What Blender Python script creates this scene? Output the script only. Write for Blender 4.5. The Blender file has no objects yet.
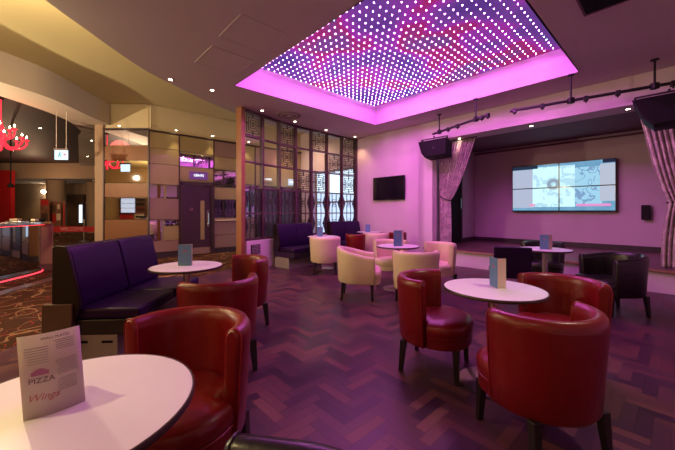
import bpy, bmesh, math, random
from math import sin, cos, pi, radians as RD, atan2, hypot
from mathutils import Vector, Matrix
random.seed(7)
C = bpy.context.scene.collection
S = bpy.context.scene
H = 1.25                      # eye height
CEIL = 3.41
ROT = RD(42.63)               # the room's own axes against the world's
cR, sR = cos(ROT), sin(ROT)
def rw(X, Y, z=0.0):          # room plan coordinates -> world
    return Vector((X*cR - Y*sR, X*sR + Y*cR, z))
def wr(x, y):                 # world -> room plan
    return (x*cR + y*sR, -x*sR + y*cR)

# ------------------------------------------------------------------ materials
def new_mat(name):
    m = bpy.data.materials.new(name); m.use_nodes = True
    nt = m.node_tree; nt.nodes.clear()
    out = nt.nodes.new('ShaderNodeOutputMaterial')
    return m, nt, out
def pr(name, col, rough=.5, metal=0, var=.06, nscale=12, bump=0, bscale=60, coat=0, spec=.5, emit=None, estr=0):
    m, nt, out = new_mat(name); N = nt.nodes.new; L = nt.links.new
    b = N('ShaderNodeBsdfPrincipled')
    tc = N('ShaderNodeTexCoord'); no = N('ShaderNodeTexNoise'); no.inputs['Scale'].default_value = nscale
    no.inputs['Detail'].default_value = 4
    L(tc.outputs['Object'], no.inputs['Vector'])
    mx = N('ShaderNodeMix'); mx.data_type = 'RGBA'
    mx.inputs['A'].default_value = (*[c*(1-var) for c in col], 1); mx.inputs['B'].default_value = (*[min(1, c*(1+var)) for c in col], 1)
    L(no.outputs['Fac'], mx.inputs['Factor']); L(mx.outputs['Result'], b.inputs['Base Color'])
    b.inputs['Roughness'].default_value = rough; b.inputs['Metallic'].default_value = metal
    b.inputs['Specular IOR Level'].default_value = spec; b.inputs['Coat Weight'].default_value = coat
    if bump:
        n2 = N('ShaderNodeTexNoise'); n2.inputs['Scale'].default_value = bscale; n2.inputs['Detail'].default_value = 3
        L(tc.outputs['Object'], n2.inputs['Vector'])
        bp = N('ShaderNodeBump'); bp.inputs['Strength'].default_value = bump; bp.inputs['Distance'].default_value = .01
        L(n2.outputs['Fac'], bp.inputs['Height']); L(bp.outputs['Normal'], b.inputs['Normal'])
    if emit:
        b.inputs['Emission Color'].default_value = (*emit, 1); b.inputs['Emission Strength'].default_value = estr
    L(b.outputs[0], out.inputs[0]); return m
def em(name, col, st):
    m, nt, out = new_mat(name)
    e = nt.nodes.new('ShaderNodeEmission'); e.inputs[0].default_value = (*col, 1); e.inputs[1].default_value = st
    nt.links.new(e.outputs[0], out.inputs[0]); return m
def mth(nt, op, a, b=None, c=None):
    n = nt.nodes.new('ShaderNodeMath'); n.operation = op
    for i, v in enumerate((a, b, c)):
        if v is None: continue
        if isinstance(v, (int, float)): n.inputs[i].default_value = v
        else: nt.links.new(v, n.inputs[i])
    return n.outputs[0]
def mixc(nt, f, a, b):
    n = nt.nodes.new('ShaderNodeMix'); n.data_type = 'RGBA'
    for k, v in (('Factor', f), ('A', a), ('B', b)):
        if isinstance(v, tuple): n.inputs[k].default_value = (*v, 1)
        elif isinstance(v, (int, float)): n.inputs[k].default_value = v
        else: nt.links.new(v, n.inputs[k])
    return n.outputs['Result']

def parquet():
    m, nt, out = new_mat('herringbone_parquet'); N = nt.nodes.new; L = nt.links.new
    tc = N('ShaderNodeTexCoord'); sp = N('ShaderNodeSeparateXYZ'); L(tc.outputs['Object'], sp.inputs[0])
    w = .072; n = 4
    x = mth(nt, 'DIVIDE', sp.outputs['X'], w); y = mth(nt, 'DIVIDE', sp.outputs['Y'], w)
    x = mth(nt, 'ADD', x, 400.13); y = mth(nt, 'ADD', y, 400.37)
    i = mth(nt, 'FLOOR', x); j = mth(nt, 'FLOOR', y)
    d = mth(nt, 'FLOORED_MODULO', mth(nt, 'SUBTRACT', i, j), 2*n)
    d = mth(nt, 'ROUND', d)
    ish = mth(nt, 'LESS_THAN', d, n - .5)
    idx = mth(nt, 'SUBTRACT', i, mth(nt, 'MULTIPLY', d, ish))
    nv = mth(nt, 'SUBTRACT', 1, ish)
    ydown = mth(nt, 'SUBTRACT', 2*n-1, d)
    idy = mth(nt, 'SUBTRACT', j, mth(nt, 'MULTIPLY', ydown, nv))
    cb = N('ShaderNodeCombineXYZ'); L(idx, cb.inputs[0]); L(idy, cb.inputs[1]); L(mth(nt, 'MULTIPLY', ish, 7.3), cb.inputs[2])
    wn = N('ShaderNodeTexWhiteNoise'); L(cb.outputs[0], wn.inputs['Vector'])
    ux = mth(nt, 'SUBTRACT', x, idx); uy = mth(nt, 'SUBTRACT', y, idy)
    # edge distance in plank: along/across
    def mixf(a, b): return mth(nt, 'ADD', mth(nt, 'MULTIPLY', a, ish), mth(nt, 'MULTIPLY', b, nv))
    al = mixf(ux, uy); ac = mixf(uy, ux)
    ea = mth(nt, 'MINIMUM', al, mth(nt, 'SUBTRACT', n, al)); ec = mth(nt, 'MINIMUM', ac, mth(nt, 'SUBTRACT', 1, ac))
    e = mth(nt, 'MINIMUM', ea, ec)
    seam = mth(nt, 'LESS_THAN', e, .03)
    g = N('ShaderNodeCombineXYZ'); L(mth(nt, 'MULTIPLY', al, .35), g.inputs[0]); L(mth(nt, 'MULTIPLY', ac, 5), g.inputs[1]); L(mth(nt, 'MULTIPLY', wn.outputs['Value'], 40), g.inputs[2])
    gn = N('ShaderNodeTexNoise'); gn.inputs['Scale'].default_value = 1.6; gn.inputs['Detail'].default_value = 5; L(g.outputs[0], gn.inputs['Vector'])
    rp = N('ShaderNodeValToRGB'); L(wn.outputs['Value'], rp.inputs[0])
    cr = rp.color_ramp
    cols = [(0, (.036, .012, .040)), (.3, (.058, .021, .050)), (.55, (.088, .030, .054)), (.8, (.13, .042, .056)), (1, (.165, .060, .060))]
    cr.elements[0].color = (*cols[0][1], 1); cr.elements[1].color = (*cols[-1][1], 1)
    for p, c_ in cols[1:-1]:
        q = cr.elements.new(p); q.color = (*c_, 1)
    dark = mixc(nt, mth(nt, 'MULTIPLY', gn.outputs['Fac'], .6), rp.outputs[0], (.05, .022, .03))
    col = mixc(nt, mth(nt, 'MULTIPLY', seam, .6), dark, (.02, .012, .012))
    b = N('ShaderNodeBsdfPrincipled'); L(col, b.inputs['Base Color'])
    b.inputs['Specular IOR Level'].default_value = .26; L(mth(nt, 'ADD', .30, mth(nt, 'MULTIPLY', wn.outputs['Value'], .14)), b.inputs['Roughness'])
    bp = N('ShaderNodeBump'); bp.inputs['Strength'].default_value = .12; bp.inputs['Distance'].default_value = .001
    L(mth(nt, 'SUBTRACT', mth(nt, 'ADD', mth(nt, 'MULTIPLY', gn.outputs['Fac'], .3), mth(nt, 'MULTIPLY', wn.outputs['Value'], .4)), seam), bp.inputs['Height'])
    L(bp.outputs[0], b.inputs['Normal'])
    L(b.outputs[0], out.inputs[0]); return m

def carpet():
    m, nt, out = new_mat('swirl_carpet'); N = nt.nodes.new; L = nt.links.new
    tc = N('ShaderNodeTexCoord')
    def line(scale, lvl, wd, off, dist=1.2):
        mp = N('ShaderNodeMapping'); mp.inputs['Location'].default_value = (off, off*1.7, 0); L(tc.outputs['Object'], mp.inputs[0])
        no = N('ShaderNodeTexNoise'); no.inputs['Scale'].default_value = scale; no.inputs['Detail'].default_value = 0.6; no.inputs['Distortion'].default_value = dist
        L(mp.outputs[0], no.inputs['Vector'])
        return mth(nt, 'LESS_THAN', mth(nt, 'ABSOLUTE', mth(nt, 'SUBTRACT', no.outputs['Fac'], lvl)), wd)
    c = mixc(nt, line(1.6, .5, .013, 0), (.050, .020, .010), (.25, .155, .08))
    c = mixc(nt, line(2.6, .56, .008, 5), c, (.24, .15, .08))
    c = mixc(nt, line(2.2, .46, .007, 11, 2), c, (.28, .03, .025))
    b = N('ShaderNodeBsdfPrincipled'); b.inputs['Roughness'].default_value = .95; b.inputs['Specular IOR Level'].default_value = .1
    L(c, b.inputs['Base Color'])
    n2 = N('ShaderNodeTexNoise'); n2.inputs['Scale'].default_value = 300; L(tc.outputs['Object'], n2.inputs['Vector'])
    bp = N('ShaderNodeBump'); bp.inputs['Strength'].default_value = .4; bp.inputs['Distance'].default_value = .004; L(n2.outputs['Fac'], bp.inputs['Height']); L(bp.outputs[0], b.inputs['Normal'])
    L(b.outputs[0], out.inputs[0]); return m

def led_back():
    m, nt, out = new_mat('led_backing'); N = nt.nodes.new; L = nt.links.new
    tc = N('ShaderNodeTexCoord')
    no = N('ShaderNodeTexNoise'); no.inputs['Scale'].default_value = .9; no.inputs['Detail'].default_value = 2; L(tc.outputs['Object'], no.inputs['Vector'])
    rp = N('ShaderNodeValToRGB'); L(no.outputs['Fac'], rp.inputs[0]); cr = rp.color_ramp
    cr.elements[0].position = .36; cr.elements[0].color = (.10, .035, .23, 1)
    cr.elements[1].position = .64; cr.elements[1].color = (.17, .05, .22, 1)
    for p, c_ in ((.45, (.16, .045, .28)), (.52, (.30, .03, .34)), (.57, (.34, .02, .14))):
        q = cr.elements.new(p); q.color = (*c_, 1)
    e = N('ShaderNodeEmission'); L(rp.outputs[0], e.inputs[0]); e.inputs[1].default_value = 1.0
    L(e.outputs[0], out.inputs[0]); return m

def video():
    m, nt, out = new_mat('video_picture'); N = nt.nodes.new; L = nt.links.new
    tc = N('ShaderNodeTexCoord'); sp = N('ShaderNodeSeparateXYZ'); L(tc.outputs['Object'], sp.inputs[0])
    u, v = sp.outputs['X'], sp.outputs['Z']          # metres across the wall, u 0..2.2 left to right, v 0..1.23
    def rect(a, b_, c_, d):
        r = mth(nt, 'MULTIPLY', mth(nt, 'GREATER_THAN', u, a), mth(nt, 'LESS_THAN', u, b_))
        return mth(nt, 'MULTIPLY', r, mth(nt, 'MULTIPLY', mth(nt, 'GREATER_THAN', v, c_), mth(nt, 'LESS_THAN', v, d)))
    def noise(sc, det, dist=0):
        no = N('ShaderNodeTexNoise'); no.inputs['Scale'].default_value = sc; no.inputs['Detail'].default_value = det; no.inputs['Distortion'].default_value = dist
        L(tc.outputs['Object'], no.inputs['Vector']); return no.outputs['Fac']
    base = (.09, .24, .42)
    c = mixc(nt, noise(5, 3), base, (.22, .45, .62))
    c = mixc(nt, rect(.0, .5, .10, 1.12), c, (.42, .47, .62))
    sw = mth(nt, 'GREATER_THAN', noise(4.5, 2, .8), .53)
    br = mixc(nt, mth(nt, 'MULTIPLY', sw, .55), (.62, .92, 1.0), (.30, .55, .72))
    c = mixc(nt, rect(.5, 1.42, .12, 1.16), c, br)
    sk = mth(nt, 'LESS_THAN', mth(nt, 'ABSOLUTE', mth(nt, 'SUBTRACT', noise(3.2, 1.5, 1.5), .5)), .03)
    rt = mixc(nt, sk, (.34, .62, .80), (.20, .34, .55))
    c = mixc(nt, rect(1.42, 1.94, .14, 1.08), c, rt)
    c = mixc(nt, rect(1.90, 2.18, .25, 1.12), c, (.45, .50, .62))
    dd = mth(nt, 'ADD', mth(nt, 'POWER', mth(nt, 'SUBTRACT', u, .97), 2), mth(nt, 'POWER', mth(nt, 'SUBTRACT', v, .70), 2))
    ring = mth(nt, 'MULTIPLY', mth(nt, 'LESS_THAN', dd, .020), mth(nt, 'GREATER_THAN', dd, .003))
    c = mixc(nt, mth(nt, 'MULTIPLY', ring, .75), c, (.22, .25, .33))
    c = mixc(nt, rect(1.45, 2.1, .13, .19), c, (.75, .28, .60))
    c = mixc(nt, rect(.42, .56, .14, .20), c, (.75, .35, .55))
    c = mixc(nt, rect(0, 2.3, -.1, .03), c, (.02, .04, .09))
    c = mixc(nt, rect(0, .62, 1.13, 1.3), c, (.02, .03, .06))
    c = mixc(nt, rect(1.95, 2.3, 1.14, 1.3), c, (.02, .02, .05))
    e = N('ShaderNodeEmission'); L(c, e.inputs[0]); e.inputs[1].default_value = 1.05
    L(e.outputs[0], out.inputs[0]); return m

def thin_glass(name, tint, refl=.12):
    m, nt, out = new_mat(name); N = nt.nodes.new; L = nt.links.new
    t = N('ShaderNodeBsdfTransparent'); t.inputs[0].default_value = (*tint, 1)
    g = N('ShaderNodeBsdfGlossy'); g.inputs['Roughness'].default_value = .03; g.inputs[0].default_value = (.9, .9, .9, 1)
    f = N('ShaderNodeLayerWeight'); f.inputs[0].default_value = .5; fz = mth(nt, 'MULTIPLY', mth(nt, 'POWER', f.outputs['Facing'], 4), .6)
    mx = N('ShaderNodeMixShader'); L(mth(nt, 'ADD', fz, refl), mx.inputs[0]); L(t.outputs[0], mx.inputs[1]); L(g.outputs[0], mx.inputs[2])
    L(mx.outputs[0], out.inputs[0]); return m

def curtain_mat():
    m, nt, out = new_mat('patterned_curtain'); N = nt.nodes.new; L = nt.links.new
    tc = N('ShaderNodeTexCoord')
    no = N('ShaderNodeTexNoise'); no.inputs['Scale'].default_value = 9; no.inputs['Detail'].default_value = 3; no.inputs['Distortion'].default_value = 1; L(tc.outputs['Object'], no.inputs['Vector'])
    f = mth(nt, 'GREATER_THAN', no.outputs['Fac'], .52)
    c = mixc(nt, f, (.42, .33, .34), (.62, .52, .50))
    b = N('ShaderNodeBsdfPrincipled'); b.inputs['Roughness'].default_value = .7; b.inputs['Sheen Weight'].default_value = .3
    L(c, b.inputs['Base Color']); L(b.outputs[0], out.inputs[0]); return m

M = {
 'parquet': parquet(), 'carpet': carpet(), 'led_back': led_back(), 'video': video(), 'curtain': curtain_mat(),
 'led': em('led_dot', (1.0, .34, 1.0), 38), 'led2': em('led_dot_cool', (.35, .75, 1.0), 22),
 'ceiling': pr('ceiling_paint', (.62, .55, .53), .85, var=.03, nscale=1.5),
 'recess': pr('recess_paint', (.66, .42, .64), .7, var=.02),
 'gold': pr('upper_ceiling_paint', (.64, .54, .28), .85, var=.03, nscale=1.5),
 'bulk': pr('bulkhead_paint', (.54, .47, .40), .8, var=.03, nscale=2),
 'cream': pr('cream_paint', (.80, .72, .58), .7, var=.03, nscale=2),
 'wall': pr('wall_paint', (.70, .58, .64), .8, var=.03, nscale=2, bump=.05, bscale=150),
 'beige': pr('beige_wall', (.62, .52, .33), .8, var=.04, nscale=2),
 'stagewall': pr('stage_wall_paint', (.64, .46, .60), .85, var=.03),
 'stageceil': pr('stage_ceiling_paint', (.20, .09, .13), .8),
 'stagefloor': pr('stage_boards', (.14, .06, .07), .35, var=.3, nscale=4),
 'trimgold': pr('stage_lip', (.35, .22, .12), .5, var=.6, nscale=60),
 'darkskirt': pr('dark_skirting', (.035, .02, .028), .5),
 'darkceil': pr('bar_ceiling_paint', (.045, .022, .024), .6, var=.15),
 'copper': pr('copper_panel', (.20, .085, .038), .42, metal=.1, spec=.3, var=.06, nscale=3),
 'beigepanel': pr('beige_gloss_panel', (.37, .28, .135), .32, metal=.15, var=.08, nscale=3, coat=.3),
 'taupe': pr('taupe_gloss_panel', (.30, .18, .16), .34, metal=.1, var=.06, nscale=3, coat=.3),
 'mirror': pr('mirror_glass', (.80, .76, .78), .02, metal=1, var=.0),
 'framedark': pr('dark_frame', (.05, .022, .028), .4),
 'doordark': pr('dark_door', (.055, .02, .045), .4, var=.1),
 'wood': pr('orange_brown_wood', (.28, .11, .05), .4, var=.25, nscale=8),
 'lattice': pr('dark_wood_lattice', (.07, .03, .045), .4, var=.15),
 'fret': pr('black_fretwork', (.03, .02, .025), .45),
 'glass': thin_glass('clear_pane', (.96, .96, .97), .02), 'smoke': thin_glass('smoked_pane', (.80, .80, .88), .03),
 'red': pr('red_leather', (.155, .003, .005), .34, var=.2, nscale=7, bump=.16, bscale=30, coat=.12, spec=.45),
 'redpipe': pr('red_piping', (.24, .008, .012), .4),
 'creamlea': pr('cream_leather', (.72, .58, .42), .42, var=.06, nscale=6, bump=.10, bscale=45),
 'creampipe': pr('cream_piping', (.62, .48, .34), .5),
 'blacklea': pr('black_leather', (.010, .007, .010), .32, var=.2, nscale=6, bump=.12, bscale=45, coat=.2),
 'purplelea': pr('purple_vinyl', (.018, .004, .040), .42, spec=.2, var=.12, nscale=6, bump=.08, bscale=40),
 'darklea': pr('dark_brown_vinyl', (.012, .005, .005), .45, spec=.3, var=.15),
 'blackwood': pr('black_wood', (.015, .01, .011), .35),
 'laminate': pr('white_laminate', (.72, .74, .72), .35, var=.02),
 'edge': pr('brown_edge_band', (.05, .028, .024), .4),
 'steel': pr('brushed_steel', (.55, .52, .50), .28, metal=1, var=.05),
 'stone': pr('grey_plinth', (.30, .27, .25), .6, var=.12, nscale=5),
 'black': pr('black_plastic', (.008, .006, .008), .6, spec=.2),
 'screenblk': pr('screen_black', (.008, .006, .010), .12, coat=.3),
 'pipe': pr('black_pipe', (.018, .012, .02), .5, spec=.3),
 'chrome': pr('chrome', (.75, .73, .72), .15, metal=1),
 'lamp': em('warm_lamp_face', (1, .82, .58), 30), 'lampring': pr('lamp_ring', (.75, .68, .6), .4),
 'signface': em('sign_face', (.62, .85, 1.0), 1.6), 'signink': em('sign_green', (.20, .55, .50), .8),
 'signred': em('sign_red', (.9, .15, .18), .8),
 'gentsface': em('gents_sign_face', (.20, .055, .24), .8), 'white_em': em('sign_letters', (.80, .90, 1.0), 2.2),
 'smallsign': em('pale_sign_face', (.55, .62, .72), 1.2),
 'redwall': pr('red_wall', (.42, .008, .012), .55), 'redtape': pr('red_barrier_tape', (.50, .02, .03), .6),
 'tapeink': pr('tape_letters', (.75, .35, .40), .7),
 'orange': pr('orange_tan_wall', (.66, .42, .18), .8, var=.05, nscale=2),
 'tan': pr('tan_wall', (.36, .25, .17), .8, var=.05, nscale=2),
 'brown': pr('brown_panelling', (.10, .055, .035), .55, var=.15, nscale=3),
 'daylight': em('daylight_glass', (.66, .84, 1.0), 1.7),
 'redglow': em('red_led_strip', (1, .04, .06), 3.5),
 'chand': pr('red_glass', (.75, .02, .03), .12, coat=.5, emit=(1, .03, .06), estr=1.3), 'bulb': em('chandelier_bulb', (1, .70, .38), 25),
 'barfront': pr('polished_bar_front', (.42, .42, .44), .04, metal=1, var=.05, nscale=3),
 'bartop': pr('bar_top', (.07, .065, .08), .15, coat=.4), 'barwood': pr('bar_wood', (.30, .17, .09), .4, var=.15),
 'cardblue': pr('blue_card', (.10, .22, .36), .5, var=.1, nscale=40), 'cardpale': pr('pale_card', (.70, .58, .44), .6, var=.04, nscale=30),
 'paper': pr('menu_paper', (.50, .42, .38), .55, var=.03, nscale=20), 'ink': pr('dark_ink', (.09, .06, .10), .6),
 'inkred': pr('red_ink', (.42, .12, .14), .6), 'inkgrey': pr('faint_ink', (.36, .30, .30), .7), 'inkpink': pr('pink_ink', (.36, .12, .24), .6),
 'poster': pr('poster_print', (.25, .11, .07), .5, var=.8, nscale=6), 'posterred': pr('poster_red', (.5, .03, .03), .5, var=.4, nscale=14),
 'grille': pr('black_grille', (.007, .005, .007), .7, spec=.15),
}

# ------------------------------------------------------------------ mesh helpers
class MB:
    def __init__(s): s.bm = bmesh.new()
    def box(s, x0, x1, y0, y1, z0, z1, mat=None):
        r = bmesh.ops.create_cube(s.bm, size=1)['verts']
        for v in r: v.co = Vector(((x0+x1)/2 + v.co.x*(x1-x0), (y0+y1)/2 + v.co.y*(y1-y0), (z0+z1)/2 + v.co.z*(z1-z0)))
        if mat: bmesh.ops.transform(s.bm, matrix=mat, verts=r)
        return s
    def prism(s, pts, z0, z1):
        a = [s.bm.verts.new((p[0], p[1], z0)) for p in pts]; b = [s.bm.verts.new((p[0], p[1], z1)) for p in pts]
        n = len(pts); s.bm.faces.new(a[::-1]); s.bm.faces.new(b)
        for i in range(n): s.bm.faces.new((a[i], a[(i+1) % n], b[(i+1) % n], b[i]))
        return s
    def loft(s, rings, closed=True, cap=True):
        R_ = [[s.bm.verts.new(p) for p in r] for r in rings]
        n = len(R_[0])
        for a, b in zip(R_, R_[1:]):
            for i in range(n if closed else n-1): s.bm.faces.new((a[i], a[(i+1) % n], b[(i+1) % n], b[i]))
        if cap: s.bm.faces.new(R_[0][::-1]); s.bm.faces.new(R_[-1])
        return s
    def lathe(s, prof, n=24, c=(0, 0, 0)):
        rings = [[(c[0]+r*cos(2*pi*i/n), c[1]+r*sin(2*pi*i/n), c[2]+z) for i in range(n)] for r, z in prof]
        return s.loft(rings)
    def tube(s, pts, r, n=8, closed=False):
        pts = [Vector(p) for p in pts]; rings = []
        up = Vector((0, 0, 1)); N_ = len(pts)
        prev = None
        for i, p in enumerate(pts):
            if closed: t = pts[(i+1) % N_] - pts[i-1]
            else: t = pts[min(i+1, N_-1)] - pts[max(i-1, 0)]
            t.normalize()
            a = prev if prev is not None else (up if abs(t.z) < .9 else Vector((1, 0, 0)))
            u = (a - t*a.dot(t)).normalized(); prev = u; v = t.cross(u)
            rr = r[i] if isinstance(r, (list, tuple)) else r
            rings.append([p + u*rr*cos(2*pi*k/n) + v*rr*sin(2*pi*k/n) for k in range(n)])
        if closed: rings.append(rings[0]); return s.loft(rings, cap=False)
        return s.loft(rings)
    def build(s, name, mat, parent=None, loc=(0, 0, 0), rot=0, smooth=False, bevel=0, sub=0, kind=None):
        bmesh.ops.remove_doubles(s.bm, verts=s.bm.verts, dist=1e-5)
        bmesh.ops.recalc_face_normals(s.bm, faces=s.bm.faces)
        me = bpy.data.meshes.new(name); s.bm.to_mesh(me); s.bm.free()
        me.materials.append(M[mat])
        o = bpy.data.objects.new(name, me); C.objects.link(o); o.location = loc; o.rotation_euler.z = rot
        if smooth:
            for p in me.polygons: p.use_smooth = True
            if smooth != 'full': me.set_sharp_from_angle(angle=RD(40))
        if bevel:
            b = o.modifiers.new('b', 'BEVEL'); b.width = bevel; b.segments = 3; b.limit_method = 'ANGLE'; b.angle_limit = RD(50)
            for p in me.polygons: p.use_smooth = True
            me.set_sharp_from_angle(angle=RD(60))
        if sub:
            q = o.modifiers.new('s', 'SUBSURF'); q.levels = q.render_levels = sub
        if parent: o.parent = parent
        if kind: o['kind'] = kind
        return o
def tag(o, label, cat, group=None, kind=None):
    if label: o['label'] = label
    if cat: o['category'] = cat
    if group: o['group'] = group
    if kind: o['kind'] = kind
    return o
def thing(name, label, cat, loc, rot=0, group=None):
    e = bpy.data.objects.new(name, None); C.objects.link(e); e.location = loc; e.rotation_euler.z = rot
    e.empty_display_size = .1
    return tag(e, label, cat, group)
def copy_tree(o, parent=None):
    c = o.copy(); C.objects.link(c)
    if parent: c.parent = parent
    for ch in list(o.children): copy_tree(ch, c)
    return c
def text(body, size, name, mat, parent, loc, rot, depth=.002, align='CENTER'):
    cu = bpy.data.curves.new(name, 'FONT'); cu.body = body; cu.size = size; cu.extrude = depth; cu.align_x = align; cu.align_y = 'CENTER'
    t = bpy.data.objects.new(name, cu); C.objects.link(t)
    bpy.context.view_layer.update()
    me = bpy.data.meshes.new_from_object(t.evaluated_get(bpy.context.evaluated_depsgraph_get()))
    bpy.data.objects.remove(t); bpy.data.curves.remove(cu)
    me.materials.clear(); me.materials.append(M[mat])
    o = bpy.data.objects.new(name, me); C.objects.link(o); o.parent = parent; o.location = loc; o.rotation_euler = rot
    return o

# ------------------------------------------------------------------ the setting
def struct(mb, name, mat, rot=0, loc=(0, 0, 0), **k):
    return mb.build(name, mat, None, loc, rot, kind='structure', **k)
# boundary between parquet and carpet, which the edge of the lower ceiling follows (room coordinates)
edge = [(-3.2, -2.4), (-2.6, .2), (-1.7, 2.2), (-.9, 3.4), (0, 4.42), (.32, 4.77), (.82, 5.30), (1.26, 5.69), (2.0, 6.15), (2.6, 6.48), (3.3, 6.78), (4.3, 7.0), (5.6, 7.05), (6.9, 7.05)]
def spline(pts, n=6):
    out = []
    P = [pts[0]] + list(pts) + [pts[-1]]
    for i in range(1, len(P)-2):
        for k in range(n):
            t = k/n; a, b, c_, d = P[i-1], P[i], P[i+1], P[i+2]
            out.append(tuple(.5*((2*b[j]) + (-a[j]+c_[j])*t + (2*a[j]-5*b[j]+4*c_[j]-d[j])*t*t + (-a[j]+3*b[j]-3*c_[j]+d[j])*t**3) for j in range(len(b))))
    out.append(tuple(pts[-1])); return out
es = spline(edge, 4)
def slab(pts, z0, z1, name, mat):
    m = MB(); a = [m.bm.verts.new((p[0], p[1], z0)) for p in pts]; b = [m.bm.verts.new((p[0], p[1], z1)) for p in pts]; n = len(pts)
    for i in range(n): m.bm.faces.new((a[i], a[(i+1) % n], b[(i+1) % n], b[i]))
    fa, fb = m.bm.faces.new(a[::-1]), m.bm.faces.new(b)
    bmesh.ops.triangulate(m.bm, faces=[fa, fb])
    return struct(m, name, mat, ROT)
slab([(7.0, 7.05), (7.0, -2.4)] + es[:-1], -.1, 0, 'floor', 'parquet')          # parquet
bar_l, bar_far = -22, 19.2
poly = es + [(7.0, 9.6)]
cp = [wr(1.0, 12.2), wr(1.0, 19.4), wr(-23, 19.4), wr(-23, -3.5), wr(-.35, -4.0)]
slab(poly + cp, -.1, 0, 'floor', 'carpet')                                       # carpet of the walkway and bar
# lower ceiling with the square light well
OX0, OX1, OY0, OY1 = 2.41, 6.10, 1.10, 5.22
m = MB(); bm = m.bm
outer = [bm.verts.new((p[0], p[1], CEIL)) for p in [(7.0, 7.05), (7.0, -2.4)] + es[:-1]]
inner = [bm.verts.new((x, y, CEIL)) for x, y in ((OX0, OY0), (OX1, OY0), (OX1, OY1), (OX0, OY1))]
ed = [bm.edges.new((outer[i], outer[(i+1) % len(outer)])) for i in range(len(outer))] + [bm.edges.new((inner[i], inner[(i+1) % 4])) for i in range(4)]
bmesh.ops.triangle_fill(bm, use_beauty=True, edges=ed)
for i in range(len(es)-1):                                                        # fascia up to the higher ceiling
    a, b = es[i], es[i+1]
    bm.faces.new([bm.verts.new(q) for q in ((a[0], a[1], CEIL), (b[0], b[1], CEIL), (b[0], b[1], 4.05), (a[0], a[1], 4.05))])
struct(m, 'ceiling', 'ceiling', ROT)
m = MB()
m.box(OX0-.02, OX0, OY0, OY1, CEIL, 3.95).box(OX1, OX1+.02, OY0, OY1, CEIL, 3.95).box(OX0-.02, OX1+.02, OY0-.02, OY0, CEIL, 3.95).box(OX0-.02, OX1+.02, OY1, OY1+.02, CEIL, 3.95)
struct(m, 'ceiling', 'recess', ROT)
# higher golden ceiling
g = [(-5.85, 8.31), (-5.80, 7.3), (-5.72, 6.4), (-5.80, 5.9), (-5.88, 5.4), (-5.9, 4.6), (-5.7, 3.2), (-5.2, 1.8), (-4.4, 0), (-3.6, -3)]
g = [(-5.95, 8.31), (-5.90, 7.6), (-5.76, 6.7), (-5.74, 6.2), (-5.82, 5.8), (-5.90, 5.4), (-5.95, 4.6), (-5.9, 3.2), (-5.6, 1.0), (-5.2, -3)]
gs = spline(g, 4)
m = MB(); bm = m.bm
far = [rw(2.0, 9.45), rw(7.0, 9.45), rw(7.0, -2.6), rw(-3.4, -2.6)]
f = bm.faces.new([bm.verts.new((p[0], p[1], 4.05)) for p in gs] + [bm.verts.new((p.x, p.y, 4.05)) for p in far[::-1]] )
bmesh.ops.triangulate(bm, faces=[f])
struct(m, 'ceiling', 'gold')
# curved bulkhead: fascia, underside, and the dark ceiling over the bar
HU = 3.50
def inner_off(p, y): return p
inn = spline([(-6.9, 8.36), (-6.72, 7.9), (-6.60, 7.3), (-6.58, 6.7), (-6.60, 6.2), (-6.65, 5.6), (-6.7, 4.6), (-6.65, 3.2), (-6.35, 1.0), (-6.0, -3)], 4)
m = MB(); bm = m.bm
for i in range(len(gs)-1):
    a, b = gs[i], gs[i+1]
    bm.faces.new([bm.verts.new(q) for q in ((a[0], a[1], HU), (b[0], b[1], HU), (b[0], b[1], 4.05), (a[0], a[1], 4.05))])
struct(m, 'wall_bulkhead', 'bulk')
m = MB(); bm = m.bm
for i in range(len(gs)-1):
    a, b, c_, d = gs[i], gs[i+1], inn[i+1], inn[i]
    bm.faces.new([bm.verts.new((q[0], q[1], HU)) for q in (a, b, c_, d)])
    bm.faces.new([bm.verts.new(q) for q in ((d[0], d[1], HU), (c_[0], c_[1], HU), (c_[0], c_[1], HU+.16), (d[0], d[1], HU+.16))])
struct(m, 'ceiling', 'cream')
m = MB(); f = m.bm.faces.new([m.bm.verts.new((p[0], p[1], HU+.158)) for p in inn if p[1] > 4.7] + [m.bm.verts.new((x, y, HU+.158)) for x, y in ((-6.7, 4.6), (-23, 4.6), (-23, 16.2), (-12.8, 16.2), (-6.9, 9.2))])
bmesh.ops.triangulate(m.bm, faces=[f]); struct(m, 'ceiling', 'darkceil')
m = MB(); bm = m.bm                                                               # paler flat soffit to the right of the dark ceiling
f = bm.faces.new([bm.verts.new((x, y, HU-.0)) for x, y in ((-6.9, 8.37), (-5.6, 8.37), (-5.6, 19.2), (-12.9, 19.2), (-12.9, 15.9), (-7.4, 9.2), (-7.9, 9.7), (-7.25, 8.95))]) if False else None
f = bm.faces.new([bm.verts.new((x, y, HU)) for x, y in ((-6.9, 8.36), (-4.8, 8.36), (-4.8, 16.0), (-13.0, 16.0), (-7.75, 9.5), (-7.25, 9.0))])
bmesh.ops.triangulate(bm, faces=[f]); struct(m, 'ceiling', 'bulk')
m = MB(); m.box(-23, -4.8, 16.0, 16.1, 2.92, HU+.2); struct(m, 'wall_bulkhead', 'tan')
m = MB(); m.box(-23, -4.8, 16.1, 19.2, 2.90, 2.95); struct(m, 'ceiling', 'bulk')
m = MB(); m.box(-23, -6.7, 4.5, 4.6, HU+.158, 4.1); struct(m, 'wall_bulkhead', 'bulk')
m = MB(); m.box(-23, -5.0, -4.6, 4.6, 4.06, 4.12); struct(m, 'ceiling', 'gold')
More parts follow.
